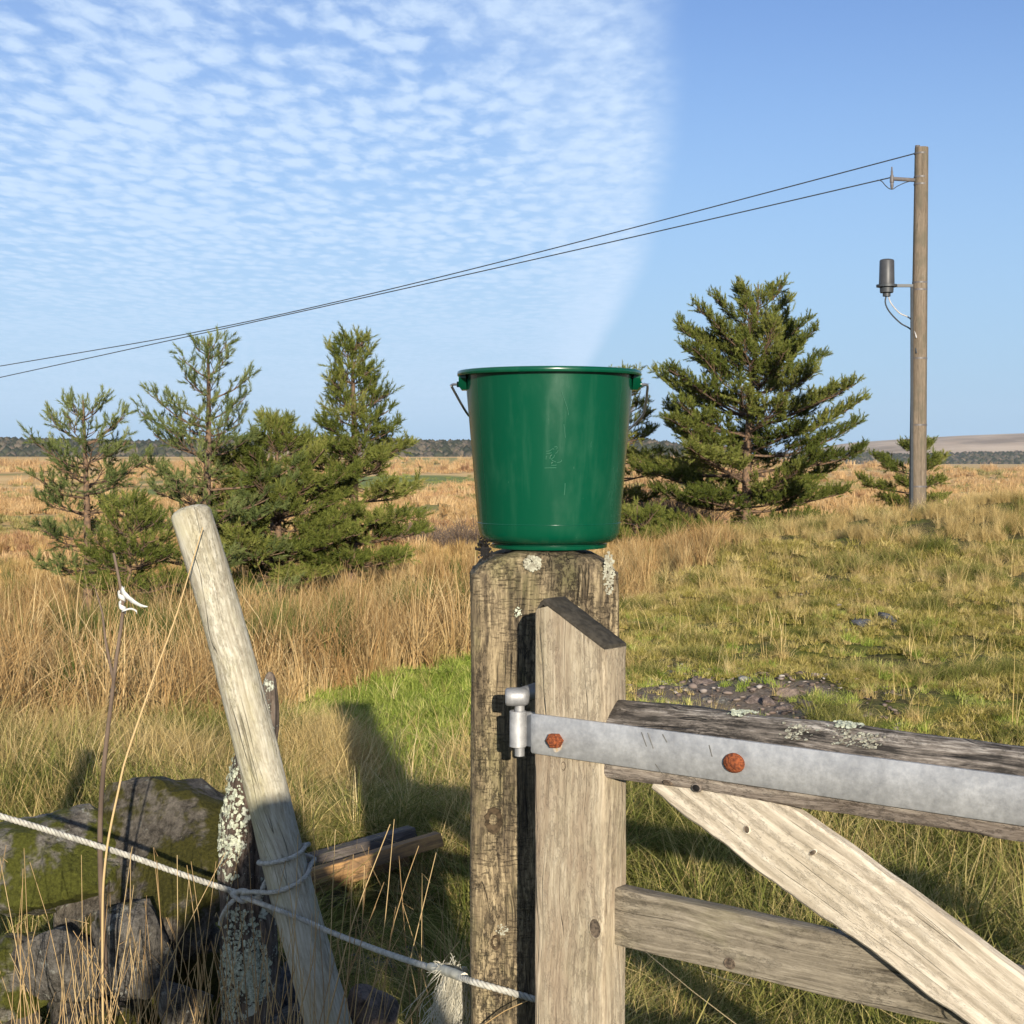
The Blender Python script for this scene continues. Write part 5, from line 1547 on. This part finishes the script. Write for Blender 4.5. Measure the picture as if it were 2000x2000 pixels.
stake, stM, _, _ = leaning_thing('round_stake', 'pale round fence stake leaning to the left, bound with rope', 'fence stake',
    [(374, 1006, 2.95), (415, 1140, 2.94), (462, 1310, 2.92), (506, 1480, 2.90), (566, 1725, 2.87), (640, 1995, 2.82), (735, 2340, 2.76)],
    [40.5, 40.5, 41, 42.5, 44, 44.5, 46], W_stake, 0.035, 40, [(0.006, 0.94), (0.0115, 0.80), (0.0150, 0.58), (0.0170, 0.30)], groove=0.10)
stump, smM, _, slp = leaning_thing('rotten_stump', 'old rotten fence post crusted with grey lichen behind the round stake', 'old post',
    [(527, 1328, 3.06), (520, 1400, 3.06), (500, 1480, 3.06), (482, 1600, 3.06), (480, 1700, 3.05), (486, 1850, 3.04), (490, 2020, 3.03), (492, 2350, 3.03)],
    [12, 24, 40, 50, 54, 56, 57, 58], W_stump, 0.15, 44, [(0.010, 0.7), (0.016, 0.3)], seed=3.0, groove=0.5)
leaning_thing('round_stake', 'upright fence stake at the far left end of the rope', 'fence stake',
    [(-262, 1330, 2.72), (-264, 1500, 2.72), (-266, 1800, 2.72), (-268, 2300, 2.72), (-270, 2600, 2.72)], [38, 39, 40, 41, 42], W_stake, 0.035, 32, [(0.006, 0.94), (0.0115, 0.80), (0.0150, 0.58), (0.0170, 0.30)], groove=0.1, seed=9.0)
def stump_lichen():
    r = random.Random(12)
    me = stump.children[0].data
    big = {}
    for nm, lbl, rules in (('lichen', 'leafy grey green lichen along the upper left edge', [(450, 1600, 24, 130)]), ('lichen', 'leafy grey green lichen on the lower front', [(475, 1860, 36, 90), (500, 1900, 26, 55), (450, 1920, 22, 70)])):
        sp = []
        W = stump.matrix_world if False else (Matrix.Translation(stump.location) @ stump.rotation_quaternion.to_matrix().to_4x4())
        vs = [(v.co.copy(), v.normal.copy()) for v in me.vertices]
        for (cx, cy, rx, ry) in rules:
            cand = []
            for c, nrm in vs:
                w = W @ c; wn = W.to_3x3() @ nrm
                if wn.y > 0.15: continue
                px, py = ppx(w.x, w.y, w.z)
                if ((px - cx) / rx) ** 2 + ((py - cy) / ry) ** 2 < 1: cand.append((c, nrm))
            for _ in range(420):
                if not cand: break
                c, nrm = r.choice(cand); c2, n2 = r.choice(cand)
                j = Vector((r.gauss(0, .004), r.gauss(0, .004), r.gauss(0, .006)))
                sp.append((c + nrm * 0.0015 + j - nrm * j.dot(nrm), nrm + Vector((r.uniform(-.4, .4), r.uniform(-.4, .4), r.uniform(-.4, .4)))))
        o = lichen_patch(sp, r, 0.0042, None).build(nm, M_lichen, stump, False)
        o['kind'] = 'stuff'; o['label'] = lbl
stump_lichen()

# ------------------------------------------------------------------ rope
M_rope = plain_mat('old_white_rope', (0.45, 0.43, 0.375), 0.85, 0.35, 90, 0.5, 0, 0.2, 0.001)
M_fray = plain_mat('frayed_fibre', (0.62, 0.58, 0.47), 0.8, 0.35, 40, 0.2, 0, 0.2, 0.001)
def strands(path, rad, pitch, parent, seed=0.0):
    pts = catmull(path, 0.0028)
    for s in range(3):
        out = []; L = 0.0
        t0 = None; nrm = None
        for i, p in enumerate(pts):
            t = (pts[min(i + 1, len(pts) - 1)] - pts[max(i - 1, 0)]).normalized()
            if nrm is None: nrm = t.orthogonal().normalized()
            nrm = (nrm - t * nrm.dot(t)).normalized(); bi = t.cross(nrm)
            if i: L += (p - pts[i - 1]).length
            a = 6.283 * (L / pitch + s / 3) + seed
            out.append(p + (nrm * math.cos(a) + bi * math.sin(a)) * rad * 0.52)
        MB().tube(out, rad * 0.56, 6).build('strand', M_rope, parent, True, 80)
def around_stake(py_l, py_r, sag, rad=0.0465, side=0):
    """points of one turn across the front of the leaning stake, left to right"""
    out = []
    for t in np.linspace(0, 1, 7):
        py = py_l + (py_r - py_l) * t + sag * math.sin(t * 3.14159)
        cxp = np.interp(py, [1480, 1725, 1995], [506, 566, 640]); D = np.interp(py, [1480, 1725, 1995], [2.90, 2.87, 2.82])
        a = math.pi * (1 - t)
        c = pix(cxp, py, D)
        out.append(c + Vector((rad * 1.02 * math.cos(a), -rad * 1.05 * math.sin(a), 0)))
    return out
def make_rope():
    root = empty('rope', pix(470, 1748, 2.86)); W = root.location.copy()
    tag(root, 'twisted white rope strung from the left, knotted round the stake, to the gate post', 'rope')
    rel = lambda P: [Vector(p) - W for p in P]
    kn = pix(472, 1746, 2.93)
    a = [pix(-260, 1520, 2.66), pix(0, 1594, 2.74), pix(130, 1633, 2.80), pix(250, 1671, 2.85), pix(350, 1706, 2.89), pix(430, 1733, 2.925), kn]
    strands(rel(a), 0.0056, 0.026, root)
    # two turns round the stake
    w1 = [kn + Vector((0, -.004, .003)), pix(495, 1742, 2.88)] + [around_stake(1742, 1690, 6)[i] for i in (1, 2, 3, 4, 5, 6)] + [pix(612, 1676, 2.91), pix(570, 1668, 2.935), pix(520, 1680, 2.93)]
    w1 += around_stake(1684, 1651, 2)[0:7] + [pix(600, 1650, 2.91), pix(560, 1660, 2.935), pix(520, 1720, 2.93), pix(505, 1752, 2.91), kn + Vector((0.01, 0.0, -0.008))]
    strands(rel(w1), 0.0046, 0.022, root, 1.0)
    # across the low part of the stake and on to the gate post
    b = [kn + Vector((0, -.004, -.004)), pix(505, 1763, 2.87), pix(545, 1778, 2.815), pix(600, 1800, 2.785), pix(650, 1822, 2.75), pix(750, 1860, 2.55), pix(850, 1893, 2.33), pix(905, 1911, 2.19), pix(940, 1922, 2.150),
         pix(1000, 1939, 2.149), pix(1060, 1956, 2.149), pix(1110, 1967, 2.149), pix(1150, 1975, 2.151)]
    strands(rel(b), 0.0050, 0.024, root, 2.0)
    # loose tail passing behind
    c = [kn + Vector((-0.006, 0, -0.004)), pix(447, 1768, 2.93), pix(434, 1790, 2.97), pix(430, 1806, 3.0)]
    strands(rel(c), 0.0046, 0.022, root, 0.5)
    c2 = [kn + Vector((0.006, 0.004, -0.002)), pix(510, 1765, 2.93), pix(535, 1785, 2.95), pix(548, 1798, 2.96)]
    strands(rel(c2), 0.0046, 0.022, root, 0.7)
    # the knot itself
    kp = []
    for i in range(26):
        t = i / 25 * 6.283 * 1.9
        kp.append(kn + Vector((0.013 * math.cos(t) + 0.004 * math.cos(2.3 * t), -0.008 - 0.004 * math.sin(1.3 * t), 0.0085 * math.sin(t) + 0.003 * math.sin(2.1 * t))))
    knot = MB().tube(catmull([p - W for p in kp], 0.004), 0.0050, 8).build('rope_knot', M_rope, root, True, 80)
    # frayed end hanging from the rope next to the post
    r = random.Random(3); fb = MB()
    for i in range(240):
        p0 = pix(r.uniform(868, 912), r.uniform(1886, 1900), 2.285 + r.gauss(0, 0.006))
        L = r.uniform(0.05, 0.115); dx = r.gauss(-0.004, 0.006); ph = r.uniform(0, 6)
        pts = [p0 - W]
        for k in range(1, 7):
            t = k / 6
            pts.append(p0 - W + Vector((dx * 3.2 * t + 0.0065 * t * math.sin(ph + t * 9) + r.gauss(0, 0.0018), r.gauss(0, 0.0028) + 0.012 * math.cos(ph) * t, -L * t)))
        fb.tube(pts, 0.00042, 3, False)
    for i in range(60):      # whiskers where it is whipped to the rope
        p0 = pix(r.uniform(850, 905), r.uniform(1882, 1905), 2.29); d = Vector((r.gauss(0, 1), r.gauss(0, .6), r.gauss(0.1, 1))).normalized() * r.uniform(0.008, 0.02)
        fb.tube([p0 - W, p0 - W + d * 0.6 + Vector((0, 0, 0.002)), p0 - W + d], 0.0004, 3, False)
    o = fb.build('frayed_end', M_fray, root, True, 80); o['kind'] = 'stuff'; o['label'] = 'frayed pale fibres hanging beside the gate post'
    wp = MB().tube(catmull([p - W for p in (pix(842, 1889, 2.345), pix(862, 1893, 2.30), pix(885, 1900, 2.24), pix(908, 1909, 2.195))], 0.004), [0.0075] * len(catmull([pix(842, 1889, 2.345), pix(862, 1893, 2.30), pix(885, 1900, 2.24), pix(908, 1909, 2.195)], 0.004)), 8, True, 0.25)
    wp.build('rope_whipping', M_fray, root, True, 80)
make_rope()

# ------------------------------------------------------------------ planks, plastic, stalks
W_plank = wood_mat('weathered_plank', 'X', (0.46, 0.265, 0.10), (0.28, 0.16, 0.068), (0.08, 0.055, 0.036), 0.7, stain=(0.06, 0.05, 0.045), stain_amt=0.6, stain_scale=6, bump=0.7, seed=9.0)
W_plankgrey = wood_mat('grey_plank', 'X', (0.22, 0.19, 0.165), (0.12, 0.10, 0.088), (0.05, 0.042, 0.038), 0.7, stain=(0.04, 0.035, 0.033), stain_amt=0.6, stain_scale=6, bump=0.7, seed=9.7)
def plank(label, a, b, w, t, mat, roll=0.0):
    A, B = pix(*a), pix(*b); L = (B - A).length
    d = (B - A).normalized(); side = Vector((0, 0, 1)).cross(d).normalized(); up = d.cross(side)
    M = Matrix((d, side, up)).transposed().to_4x4(); M.translation = A
    sec = rounded_rect(w, t, 0.003, 2); rings = []
    for x in np.linspace(0, L, 22):
        rings.append([Vector((x, p.x + 0.0012 * mnoise.noise(Vector((x * 8, p.y * 30, 2))), p.y + 0.002 * mnoise.noise(Vector((x * 6, p.x * 30, 4))))) for p in sec])
    v, f = loft(rings); o = MB().add(v, [tuple(reversed(q)) for q in f]).build('plank', mat, None, True, 40)
    o.matrix_world = M @ Matrix.Rotation(roll, 4, 'X')
    tag(o, label, 'plank', 'planks stacked behind the round stake')
plank('dark grey topmost plank of the stack behind the round stake', (540, 1700, 4.80), (806, 1626, 4.95), 0.10, 0.040, W_plankgrey, R(-8))
plank('orange brown plank below the grey one, reaching farthest right', (540, 1732, 4.62), (858, 1638, 4.78), 0.085, 0.042, W_plank, R(-10))
plank('short dark plank underneath the orange brown one', (560, 1748, 4.74), (792, 1676, 4.86), 0.08, 0.036, W_plank, R(-6))

def sheet():
    c = pix(772, 1925, 4.35); c.z = gz(c.x, c.y) + 0.05
    n = 26; V = []; F_ = []
    for i in range(n):
        for j in range(n):
            u, v = i / (n - 1) - .5, j / (n - 1) - .5
            w = 1 + 0.25 * mnoise.noise(Vector((u * 4, v * 4, 3)))
            z = 0.065 * mnoise.noise(Vector((u * 3.2, v * 3.2, 1))) + 0.03 * mnoise.noise(Vector((u * 9, v * 9, 2))) + 0.07 * (0.25 - u * u - v * v)
            V.append((u * 0.24 * w, v * 0.30 * w, z))
    for i in range(n - 1):
        for j in range(n - 1):
            a = i * n + j; F_.append((a, a + n, a + n + 1, a + 1))
    me = mesh('plastic_sheet', V, F_, True)
    o = put('plastic_sheet', me, plain_mat('dark_blue_plastic', (0.012, 0.016, 0.040), 0.35, 0.3, 20, 0.2, 0, 0.5), None, c, (0, 0, 0.3))
    md = o.modifiers.new('thickness', 'SOLIDIFY'); md.thickness = 0.002
    tag(o, 'crumpled dark blue plastic sheet in the grass under the rope', 'plastic sheet')
sheet()

M_stalk = grass_mat('dead_stalks', [(0.0, (0.20, 0.12, 0.06)), (0.4, (0.40, 0.27, 0.13)), (1.0, (0.62, 0.48, 0.26))], 0.0)
def stalks():
    r = np.random.default_rng(21)
    segs = []
    S = []
    # measured ones: foot, (bend), tip in photo pixels with distance
    named = [((905, 2040), (938, 1925), (952, 1860), 2.62, 0.0016), ((640, 1990), (690, 1800), (762, 1610), 2.7, 0.0018), ((765, 2040), (800, 1880), (852, 1665), 2.66, 0.0014), ((735, 2020), (770, 1800), (818, 1652), 2.68, 0.0014),
             ((700, 2030), (745, 1850), (770, 1600), 2.72, 0.0013), ((800, 1990), (850, 1900), (898, 1838), 2.5, 0.0014), ((790, 2000), (870, 1900), (955, 1838), 2.45, 0.0014), ((940, 2005), (985, 1975), (1030, 1955), 2.12, 0.0012),
             ((640, 2010), (648, 1780), (655, 1620), 2.70, 0.0012), ((560, 2020), (575, 1830), (582, 1630), 2.74, 0.0012), ((612, 2020), (616, 1800), (612, 1585), 2.70, 0.0011),
             ((265, 2010), (350, 1840), (440, 1665), 2.78, 0.0013), ((320, 2010), (345, 1850), (346, 1670), 2.8, 0.0013), ((385, 2010), (385, 1850), (365, 1690), 2.8, 0.0012), ((480, 2010), (430, 1800), (420, 1790), 2.8, 0.0012),
             ((690, 2010), (705, 1850), (712, 1690), 2.72, 0.0012), ((590, 1960), (610, 1880), (622, 1780), 2.7, 0.0012)]
    for a, b, c, D, w in named:
        P = [pix(a[0], a[1], D + 0.02), pix(b[0], b[1], D), pix(c[0], c[1], D - 0.01)]
        f0 = P[0] + (P[0] - P[1]) * 2.2; f0.z = max(f0.z, 0.12)
        C = catmull([f0] + P, 0.05)
        segs.append((np.array(C), np.linspace(w * 1.15, w * 0.5, len(C)))); S.append(r.uniform(0.4, 1))
    for i in range(215):
        px = r.uniform(20, 930); D = r.uniform(2.55, 3.0)
        if px > 640: D = r.uniform(2.6, 4.3)
        h = r.uniform(1650, 1900) if r.random() < 0.55 else r.uniform(1780, 1960)
        tip = pix(px + r.normal(0, 85), h, D); foot = pix(px, 2040, D); foot.z = 0.15 if D < 3.1 else gz(foot.x, foot.y)
        mid = foot.lerp(tip, 0.6) + Vector((r.normal(0, .02), r.normal(0, .02), 0))
        C = catmull([foot, mid, tip], 0.08); w = r.uniform(0.0007, 0.0013)
        if r.random() < 0.15:
            C.append(C[-1] + Vector((r.normal(0, .02), r.normal(0, .02), -abs(r.normal(0, .04)) - 0.01)))
        segs.append((np.array(C), np.linspace(w * 1.2, w * 0.5, len(C)))); S.append(r.random())
    V, T = tubes_np(segs, 4)
    A = np.concatenate([np.full(len(s[0]) * 4, a) for s, a in zip(segs, S)])
    o = put('dry_stalks', arr_mesh('dry_stalks', V, T, True, {'rnd': A}), M_stalk)
    tag(o, 'thin dead brown stalks standing in front of the wall and rope', 'dry stalks', kind='stuff')
    # the long one in front of the stake
    P = catmull([pix(205, 2300, 2.86), pix(200, 1850, 2.82), pix(206, 1680, 2.80), pix(232, 1540, 2.82), pix(250, 1468, 2.83), pix(305, 1310, 2.85), pix(345, 1200, 2.865), pix(372, 1110, 2.875), pix(396, 1030, 2.885)], 0.02)
    V, T = tubes_np([(np.array(P), np.interp(np.linspace(0, 1, len(P)), [0, 0.5, 0.75, 1], [0.0022, 0.0022, 0.0018, 0.0009]))], 8)
    o = put('long_stalk', arr_mesh('long_stalk', V, T, True, {'rnd': np.full(len(V), 0.75)}), M_stalk)
    tag(o, 'single long dry stem crossing the top of the leaning stake', 'stem')
    # fine straws in front of the far grass under the lower rail
    segs = []
    for a, b, D in (((1262, 1860), (1450, 2010), 3.6), ((1185, 1935), (1320, 2030), 3.7), ((1370, 1895), (1465, 1925), 3.8)):
        A_, B_ = pix(*a, D), pix(*b, D - 0.3); segs.append((np.array([A_, A_.lerp(B_, .5) + Vector((0, 0, -.004)), B_]), np.array([.0012, .0013, .0014])))
    V, T = tubes_np(segs, 4)
    o = put('bent_straws', arr_mesh('bent_straws', V, T, True, {'rnd': np.full(len(V), 0.95)}), M_stalk)
    tag(o, 'few bent pale straws below the lower rail of the gate', 'straw', kind='stuff')
stalks()

def white_strip():
    P = [pix(236, 1150, 2.695), pix(243, 1160, 2.692), pix(252, 1169, 2.69), pix(262, 1176, 2.68), pix(275, 1183, 2.675), pix(288, 1185, 2.67)]
    C = catmull(P, 0.006); n = len(C); V = []; F_ = []
    for i, p in enumerate(C):
        t = i / (n - 1); w = 0.0046 * (1 - t) ** 0.6 + 0.0006 + 0.0012 * mnoise.noise(Vector((i * .7, 0, 0)))
        V += [p + Vector((0.3 * w, 0.2 * w, w)), p - Vector((0.3 * w, -0.3 * w, w))]
    for i in range(n - 1): F_.append((2 * i, 2 * i + 1, 2 * i + 3, 2 * i + 2))
    C2 = catmull([pix(238, 1194, 2.695), pix(248, 1190, 2.69), pix(258, 1189, 2.685), pix(267, 1194, 2.68), pix(267, 1198, 2.68)], 0.005); b = len(V)
    for i, p in enumerate(C2): V += [p + Vector((0, 0, .0016)), p - Vector((0, .001, .0016))]
    for i in range(len(C2) - 1): F_.append((b + 2 * i, b + 2 * i + 1, b + 2 * i + 3, b + 2 * i + 2))
    b = len(V); n_ = 26
    for i in range(n_):
        t = i / (n_ - 1); c = pix(236, 1150, 2.70).lerp(pix(240, 1195, 2.705), t); a = t * 6.283 * 2.2
        c = c + Vector((0.0062 * math.cos(a), 0.0062 * math.sin(a), 0)); V += [c + Vector((0, 0, 0.0045)), c - Vector((0, 0, 0.0045))]
    for i in range(n_ - 1): F_.append((b + 2 * i, b + 2 * i + 1, b + 2 * i + 3, b + 2 * i + 2))
    me = mesh('plastic_strip', V, F_, True)
    o = put('plastic_strip', me, plain_mat('white_plastic', (0.62, 0.61, 0.57), 0.5, 0.25, 60, 0.3))
    md = o.modifiers.new('thickness', 'SOLIDIFY'); md.thickness = 0.0006
    tag(o, 'torn white plastic strip caught on a twig at the left', 'plastic strip')
    tw = catmull([pix(205, 1900, 2.95), pix(196, 1600, 2.85), pix(222, 1330, 2.74), pix(240, 1195, 2.705), pix(236, 1150, 2.70), pix(222, 1080, 2.70)], 0.03)
    tw2 = catmull([pix(222, 1330, 2.74), pix(206, 1250, 2.72), pix(200, 1198, 2.71), pix(186, 1150, 2.70)], 0.03)
    V, T = tubes_np([(np.array(tw), np.linspace(0.0065, 0.0025, len(tw))), (np.array(tw2), np.linspace(0.003, 0.001, len(tw2)))], 6)
    o = put('dead_twig', arr_mesh('dead_twig', V, T, True), M_twig)
    tag(o, 'dead twig at the left holding the torn white strip', 'twig')
white_strip()

# ------------------------------------------------------------------ utility pole and wires
M_pole = wood_mat('pole_wood', 'Z', (0.24, 0.19, 0.14), (0.16, 0.125, 0.09), (0.09, 0.07, 0.05), 0.3, stain=(0.09, 0.085, 0.06), stain_amt=0.5, bump=0.3, seed=11)
M_cable = plain_mat('cable_black', (0.045, 0.05, 0.055), 0.5, 0.2, 20, 0.1)
M_dome = plain_mat('dark_grey_plastic', (0.055, 0.055, 0.058), 0.45, 0.2, 10, 0.1)
M_ins = plain_mat('insulator_grey', (0.13, 0.115, 0.11), 0.5, 0.3, 20, 0.1)
PD = 22.0
def make_pole():
    b = pix(1792, 1000, PD); top = pix(1792, 288, PD)
    zg = gz(b.x, PD)
    root = empty('utility_pole', (b.x, PD, zg)); W = root.location.copy()
    tag(root, 'wooden utility pole at the right carrying wires and a black joint box', 'utility pole')
    m = MB().tube([Vector((0, 0, -0.2)), Vector((0, 0, 2)), Vector((0.01, 0, top.z - zg))], [0.125, 0.115, 0.095], 16); m.build('pole_shaft', M_pole, root, True, 40)
    # side arm with the vertical insulator
    p = lambda px, py, D=PD: pix(px, py, D) - W
    arm = MB().tube([p(1743, 349), p(1790, 352)], 0.028, 8).build('side_arm', M_ins, root)
    ins = MB().tube([p(1742, 326), p(1742, 334), p(1742, 335), p(1742, 342), p(1742, 343), p(1742, 356), p(1742, 357), p(1742, 364), p(1742, 369)], [0.010, 0.012, 0.017, 0.017, 0.026, 0.032, 0.024, 0.024, 0.016], 12)
    ins.build('insulator', M_ins, arm)
    MB().tube(catmull([p(1714, 351.5), p(1722, 354), p(1730, 363), p(1738, 369), p(1745, 369), p(1752, 364), p(1770, 356), p(1788, 352)], 0.02), 0.007, 6).build('jumper_wire', M_cable, root)
    MB().tube([p(1792, 294), p(1792, 284)], [0.03, 0.035], 10).build('top_insulator', M_ins, root)
    MB().tube([p(1781, 560, PD - 0.10), p(1781, 700, PD - 0.105), p(1781, 1010, PD - 0.115)], 0.022, 8).build('conduit', M_cable, root)
    for py_ in (300, 346, 360, 552, 566, 700, 830, 950):
        zz = p(1792, py_).z; rr = float(np.interp(zz, [0, 2, top.z - zg], [0.127, 0.117, 0.097]))
        MB().tube([Vector((0.003, 0, zz - 0.012)), Vector((0.003, 0, zz + 0.012))], rr, 16).build('steel_band', M_ins, root)
    # dome shaped joint box on a bracket with its cable loops
    dc = pix(1732, 540, PD) - W
    K = PD / F
    z = lambda py: (pix(1732, py, PD) - W).z
    box = MB().tube([Vector((dc.x, 0, z(556))), Vector((dc.x, 0, z(553))), Vector((dc.x, 0, z(510))), Vector((dc.x, 0, z(507.5))), Vector((dc.x, 0, z(506)))], [14.6 * K, 14.9 * K, 14.0 * K, 12.8 * K, 8 * K], 28).build('joint_box', M_dome, root, True, 50)
    MB().tube([Vector((dc.x, 0, z(561))), Vector((dc.x, 0, z(560.5))), Vector((dc.x, 0, z(556))), Vector((dc.x, 0, z(555.5)))], [17 * K, 20 * K, 20 * K, 17 * K], 24).build('clamp_ring', M_cable, box, True, 40)
    MB().tube([Vector((dc.x, 0, z(572))), Vector((dc.x, 0, z(571))), Vector((dc.x, 0, z(561)))], [12 * K, 13 * K, 13.4 * K], 20).build('base_cap', M_cable, box, True, 40)
    MB().tube([Vector((dc.x, 0, z(579))), Vector((dc.x, 0, z(571)))], 7.5 * K, 14).build('cable_port', M_cable, box, True, 40)
    MB().box(((dc.x) / 2, 0.0, z(558)), (abs(dc.x), 0.05, 0.04)).build('bracket', M_cable, root)
    MB().tube(catmull([p(1731, 577), p(1729, 590), p(1734, 604), p(1745, 618), p(1760, 632), p(1782, 648), p(1790, 690, PD - 0.1)], 0.03), 0.011, 8).build('cable_loop', M_cable, root)
    MB().tube(catmull([p(1735, 577), p(1738, 588), p(1746, 600), p(1758, 612), p(1780, 625), p(1790, 660, PD - 0.1)], 0.03), 0.010, 8).build('cable_loop', plain_mat('pale_cable', (0.45, 0.43, 0.42), 0.5, 0.2, 20, 0.1), root)
make_pole()
def wire(label, obs, rad):
    """a span hanging between the pole and another one far off to the left"""
    A = np.array([pix(1792, 300, PD).x, PD]); Bd = 64.0; B = np.array([pix(-900, 700, Bd).x, Bd])
    ts, zs = [], []
    for px, py in obs:
        # parameter along the plan line at this bearing
        k = (px - 1000) / F
        t = (k * A[1] - A[0]) / ((B[0] - A[0]) - k * (B[1] - A[1]))
        D = A[1] + t * (B[1] - A[1])
        ts.append(t); zs.append(pix(px, py, D).z)
    co = np.polyfit(ts, zs, 3)
    T_ = np.linspace(min(ts) if obs[0][0] < 1780 else 0.0, 1.0, 120)
    P = np.stack([A[0] + T_ * (B[0] - A[0]), A[1] + T_ * (B[1] - A[1]), np.polyval(co, np.minimum(T_, max(ts))) + (T_ - np.minimum(T_, max(ts))) * np.polyval(np.polyder(co), max(ts))], 1)
    V, T = tubes_np([(P, np.full(len(P), rad) * (1 + 0.5 * T_))], 5)
    o = put('overhead_wire', arr_mesh('overhead_wire', V, T, True), M_cable)
    tag(o, label, 'wire', 'overhead wires')
wire('upper of the two overhead wires at the pole', [(1790, 297.5), (1750, 308.6), (1582, 352), (1388, 404), (1252, 440), (1000, 506), (820, 552), (638, 593.5), (450, 635), (250, 673.5)], 0.0095)
wire('lower of the two overhead wires at the pole', [(1738, 346.5), (1714, 351.5), (1582, 381.5), (1388, 427), (1200, 471), (1000, 517.5), (820, 557), (638, 596.5), (450, 640), (250, 683)], 0.0095)

# ------------------------------------------------------------------ the photographer, whose shadow falls over the wall
def person():
    J = [((0.06, -0.38, 0.92), 0.145), ((0.06, -0.37, 1.10), 0.135), ((0.06, -0.37, 1.30), 0.155), ((0.06, -0.36, 1.39), 0.085), ((0.055, -0.34, 1.44), 0.055), ((0.05, -0.315, 1.55), 0.092), ((0.05, -0.31, 1.62), 0.082),
         ((0.22, -0.37, 1.34), 0.075), ((0.27, -0.25, 1.15), 0.056), ((0.10, -0.09, 1.39), 0.036), ((0.075, -0.06, 1.44), 0.030),
         ((-0.11, -0.37, 1.34), 0.075), ((-0.22, -0.25, 1.17), 0.060), ((-0.06, -0.09, 1.39), 0.036), ((-0.05, -0.06, 1.44), 0.030),
         ((0.155, -0.38, 0.86), 0.092), ((0.16, -0.36, 0.48), 0.062), ((0.165, -0.39, 0.10), 0.045), ((0.17, -0.27, 0.045), 0.040),
         ((-0.035, -0.38, 0.86), 0.092), ((-0.04, -0.36, 0.48), 0.062), ((-0.045, -0.39, 0.10), 0.045), ((-0.05, -0.27, 0.045), 0.040)]
    E = [(0, 1), (1, 2), (2, 3), (3, 4), (4, 5), (5, 6), (2, 7), (7, 8), (8, 9), (9, 10), (2, 11), (11, 12), (12, 13), (13, 14), (0, 15), (15, 16), (16, 17), (17, 18), (0, 19), (19, 20), (20, 21), (21, 22)]
    # fingers curled round the phone
    for hand, s in ((10, 1), (14, -1)):
        hp = Vector(J[hand][0])
        for k in range(4):
            b = len(J)
            J.append(((hp.x - s * 0.012, -0.035, 1.462 + 0.016 * k), 0.0085)); J.append(((hp.x - s * 0.03, -0.018, 1.466 + 0.016 * k), 0.0075))
            E += [(hand, b), (b, b + 1)]
        b = len(J); J.append(((hp.x - s * 0.02, -0.062, 1.475), 0.0095)); J.append(((hp.x - s * 0.038, -0.05, 1.492), 0.008)); E += [(hand, b), (b, b + 1)]
    me = bpy.data.meshes.new('person'); me.from_pydata([j[0] for j in J], E, [])
    o = put('person', me, plain_mat('dark_coat', (0.03, 0.035, 0.05), 0.9, 0.3, 30, 0.3))
    md = o.modifiers.new('skin', 'SKIN')
    for v, j in zip(me.skin_vertices[0].data, J): v.radius = (j[1], j[1])
    me.skin_vertices[0].data[0].use_root = True
    s = o.modifiers.new('smooth', 'SUBSURF'); s.levels = 1; s.render_levels = 1
    md.use_smooth_shade = True
    tag(o, 'person in a dark coat photographing from behind, whose shadow lies over the tumbled wall', 'person')
person()

# ------------------------------------------------------------------ air
def build_haze():
    me = MB().box((0, 1800, 45), (9000, 4200, 180)).build('haze', None, None, False)
    m = bpy.data.materials.new('thin_air'); m.use_nodes = True; nt = m.node_tree
    for n_ in list(nt.nodes): nt.nodes.remove(n_)
    g = G(nt)
    v = g.n('ShaderNodeVolumePrincipled', {'Color': (0.72, 0.83, 1.0), 'Density': 0.00007, 'Anisotropy': 0.0})
    g.n('ShaderNodeOutputMaterial', {'Volume': v.outputs[0]})
    me.data.materials.append(m)
    tag(me, 'thin blue air over the land', 'haze', kind='stuff')
build_haze()
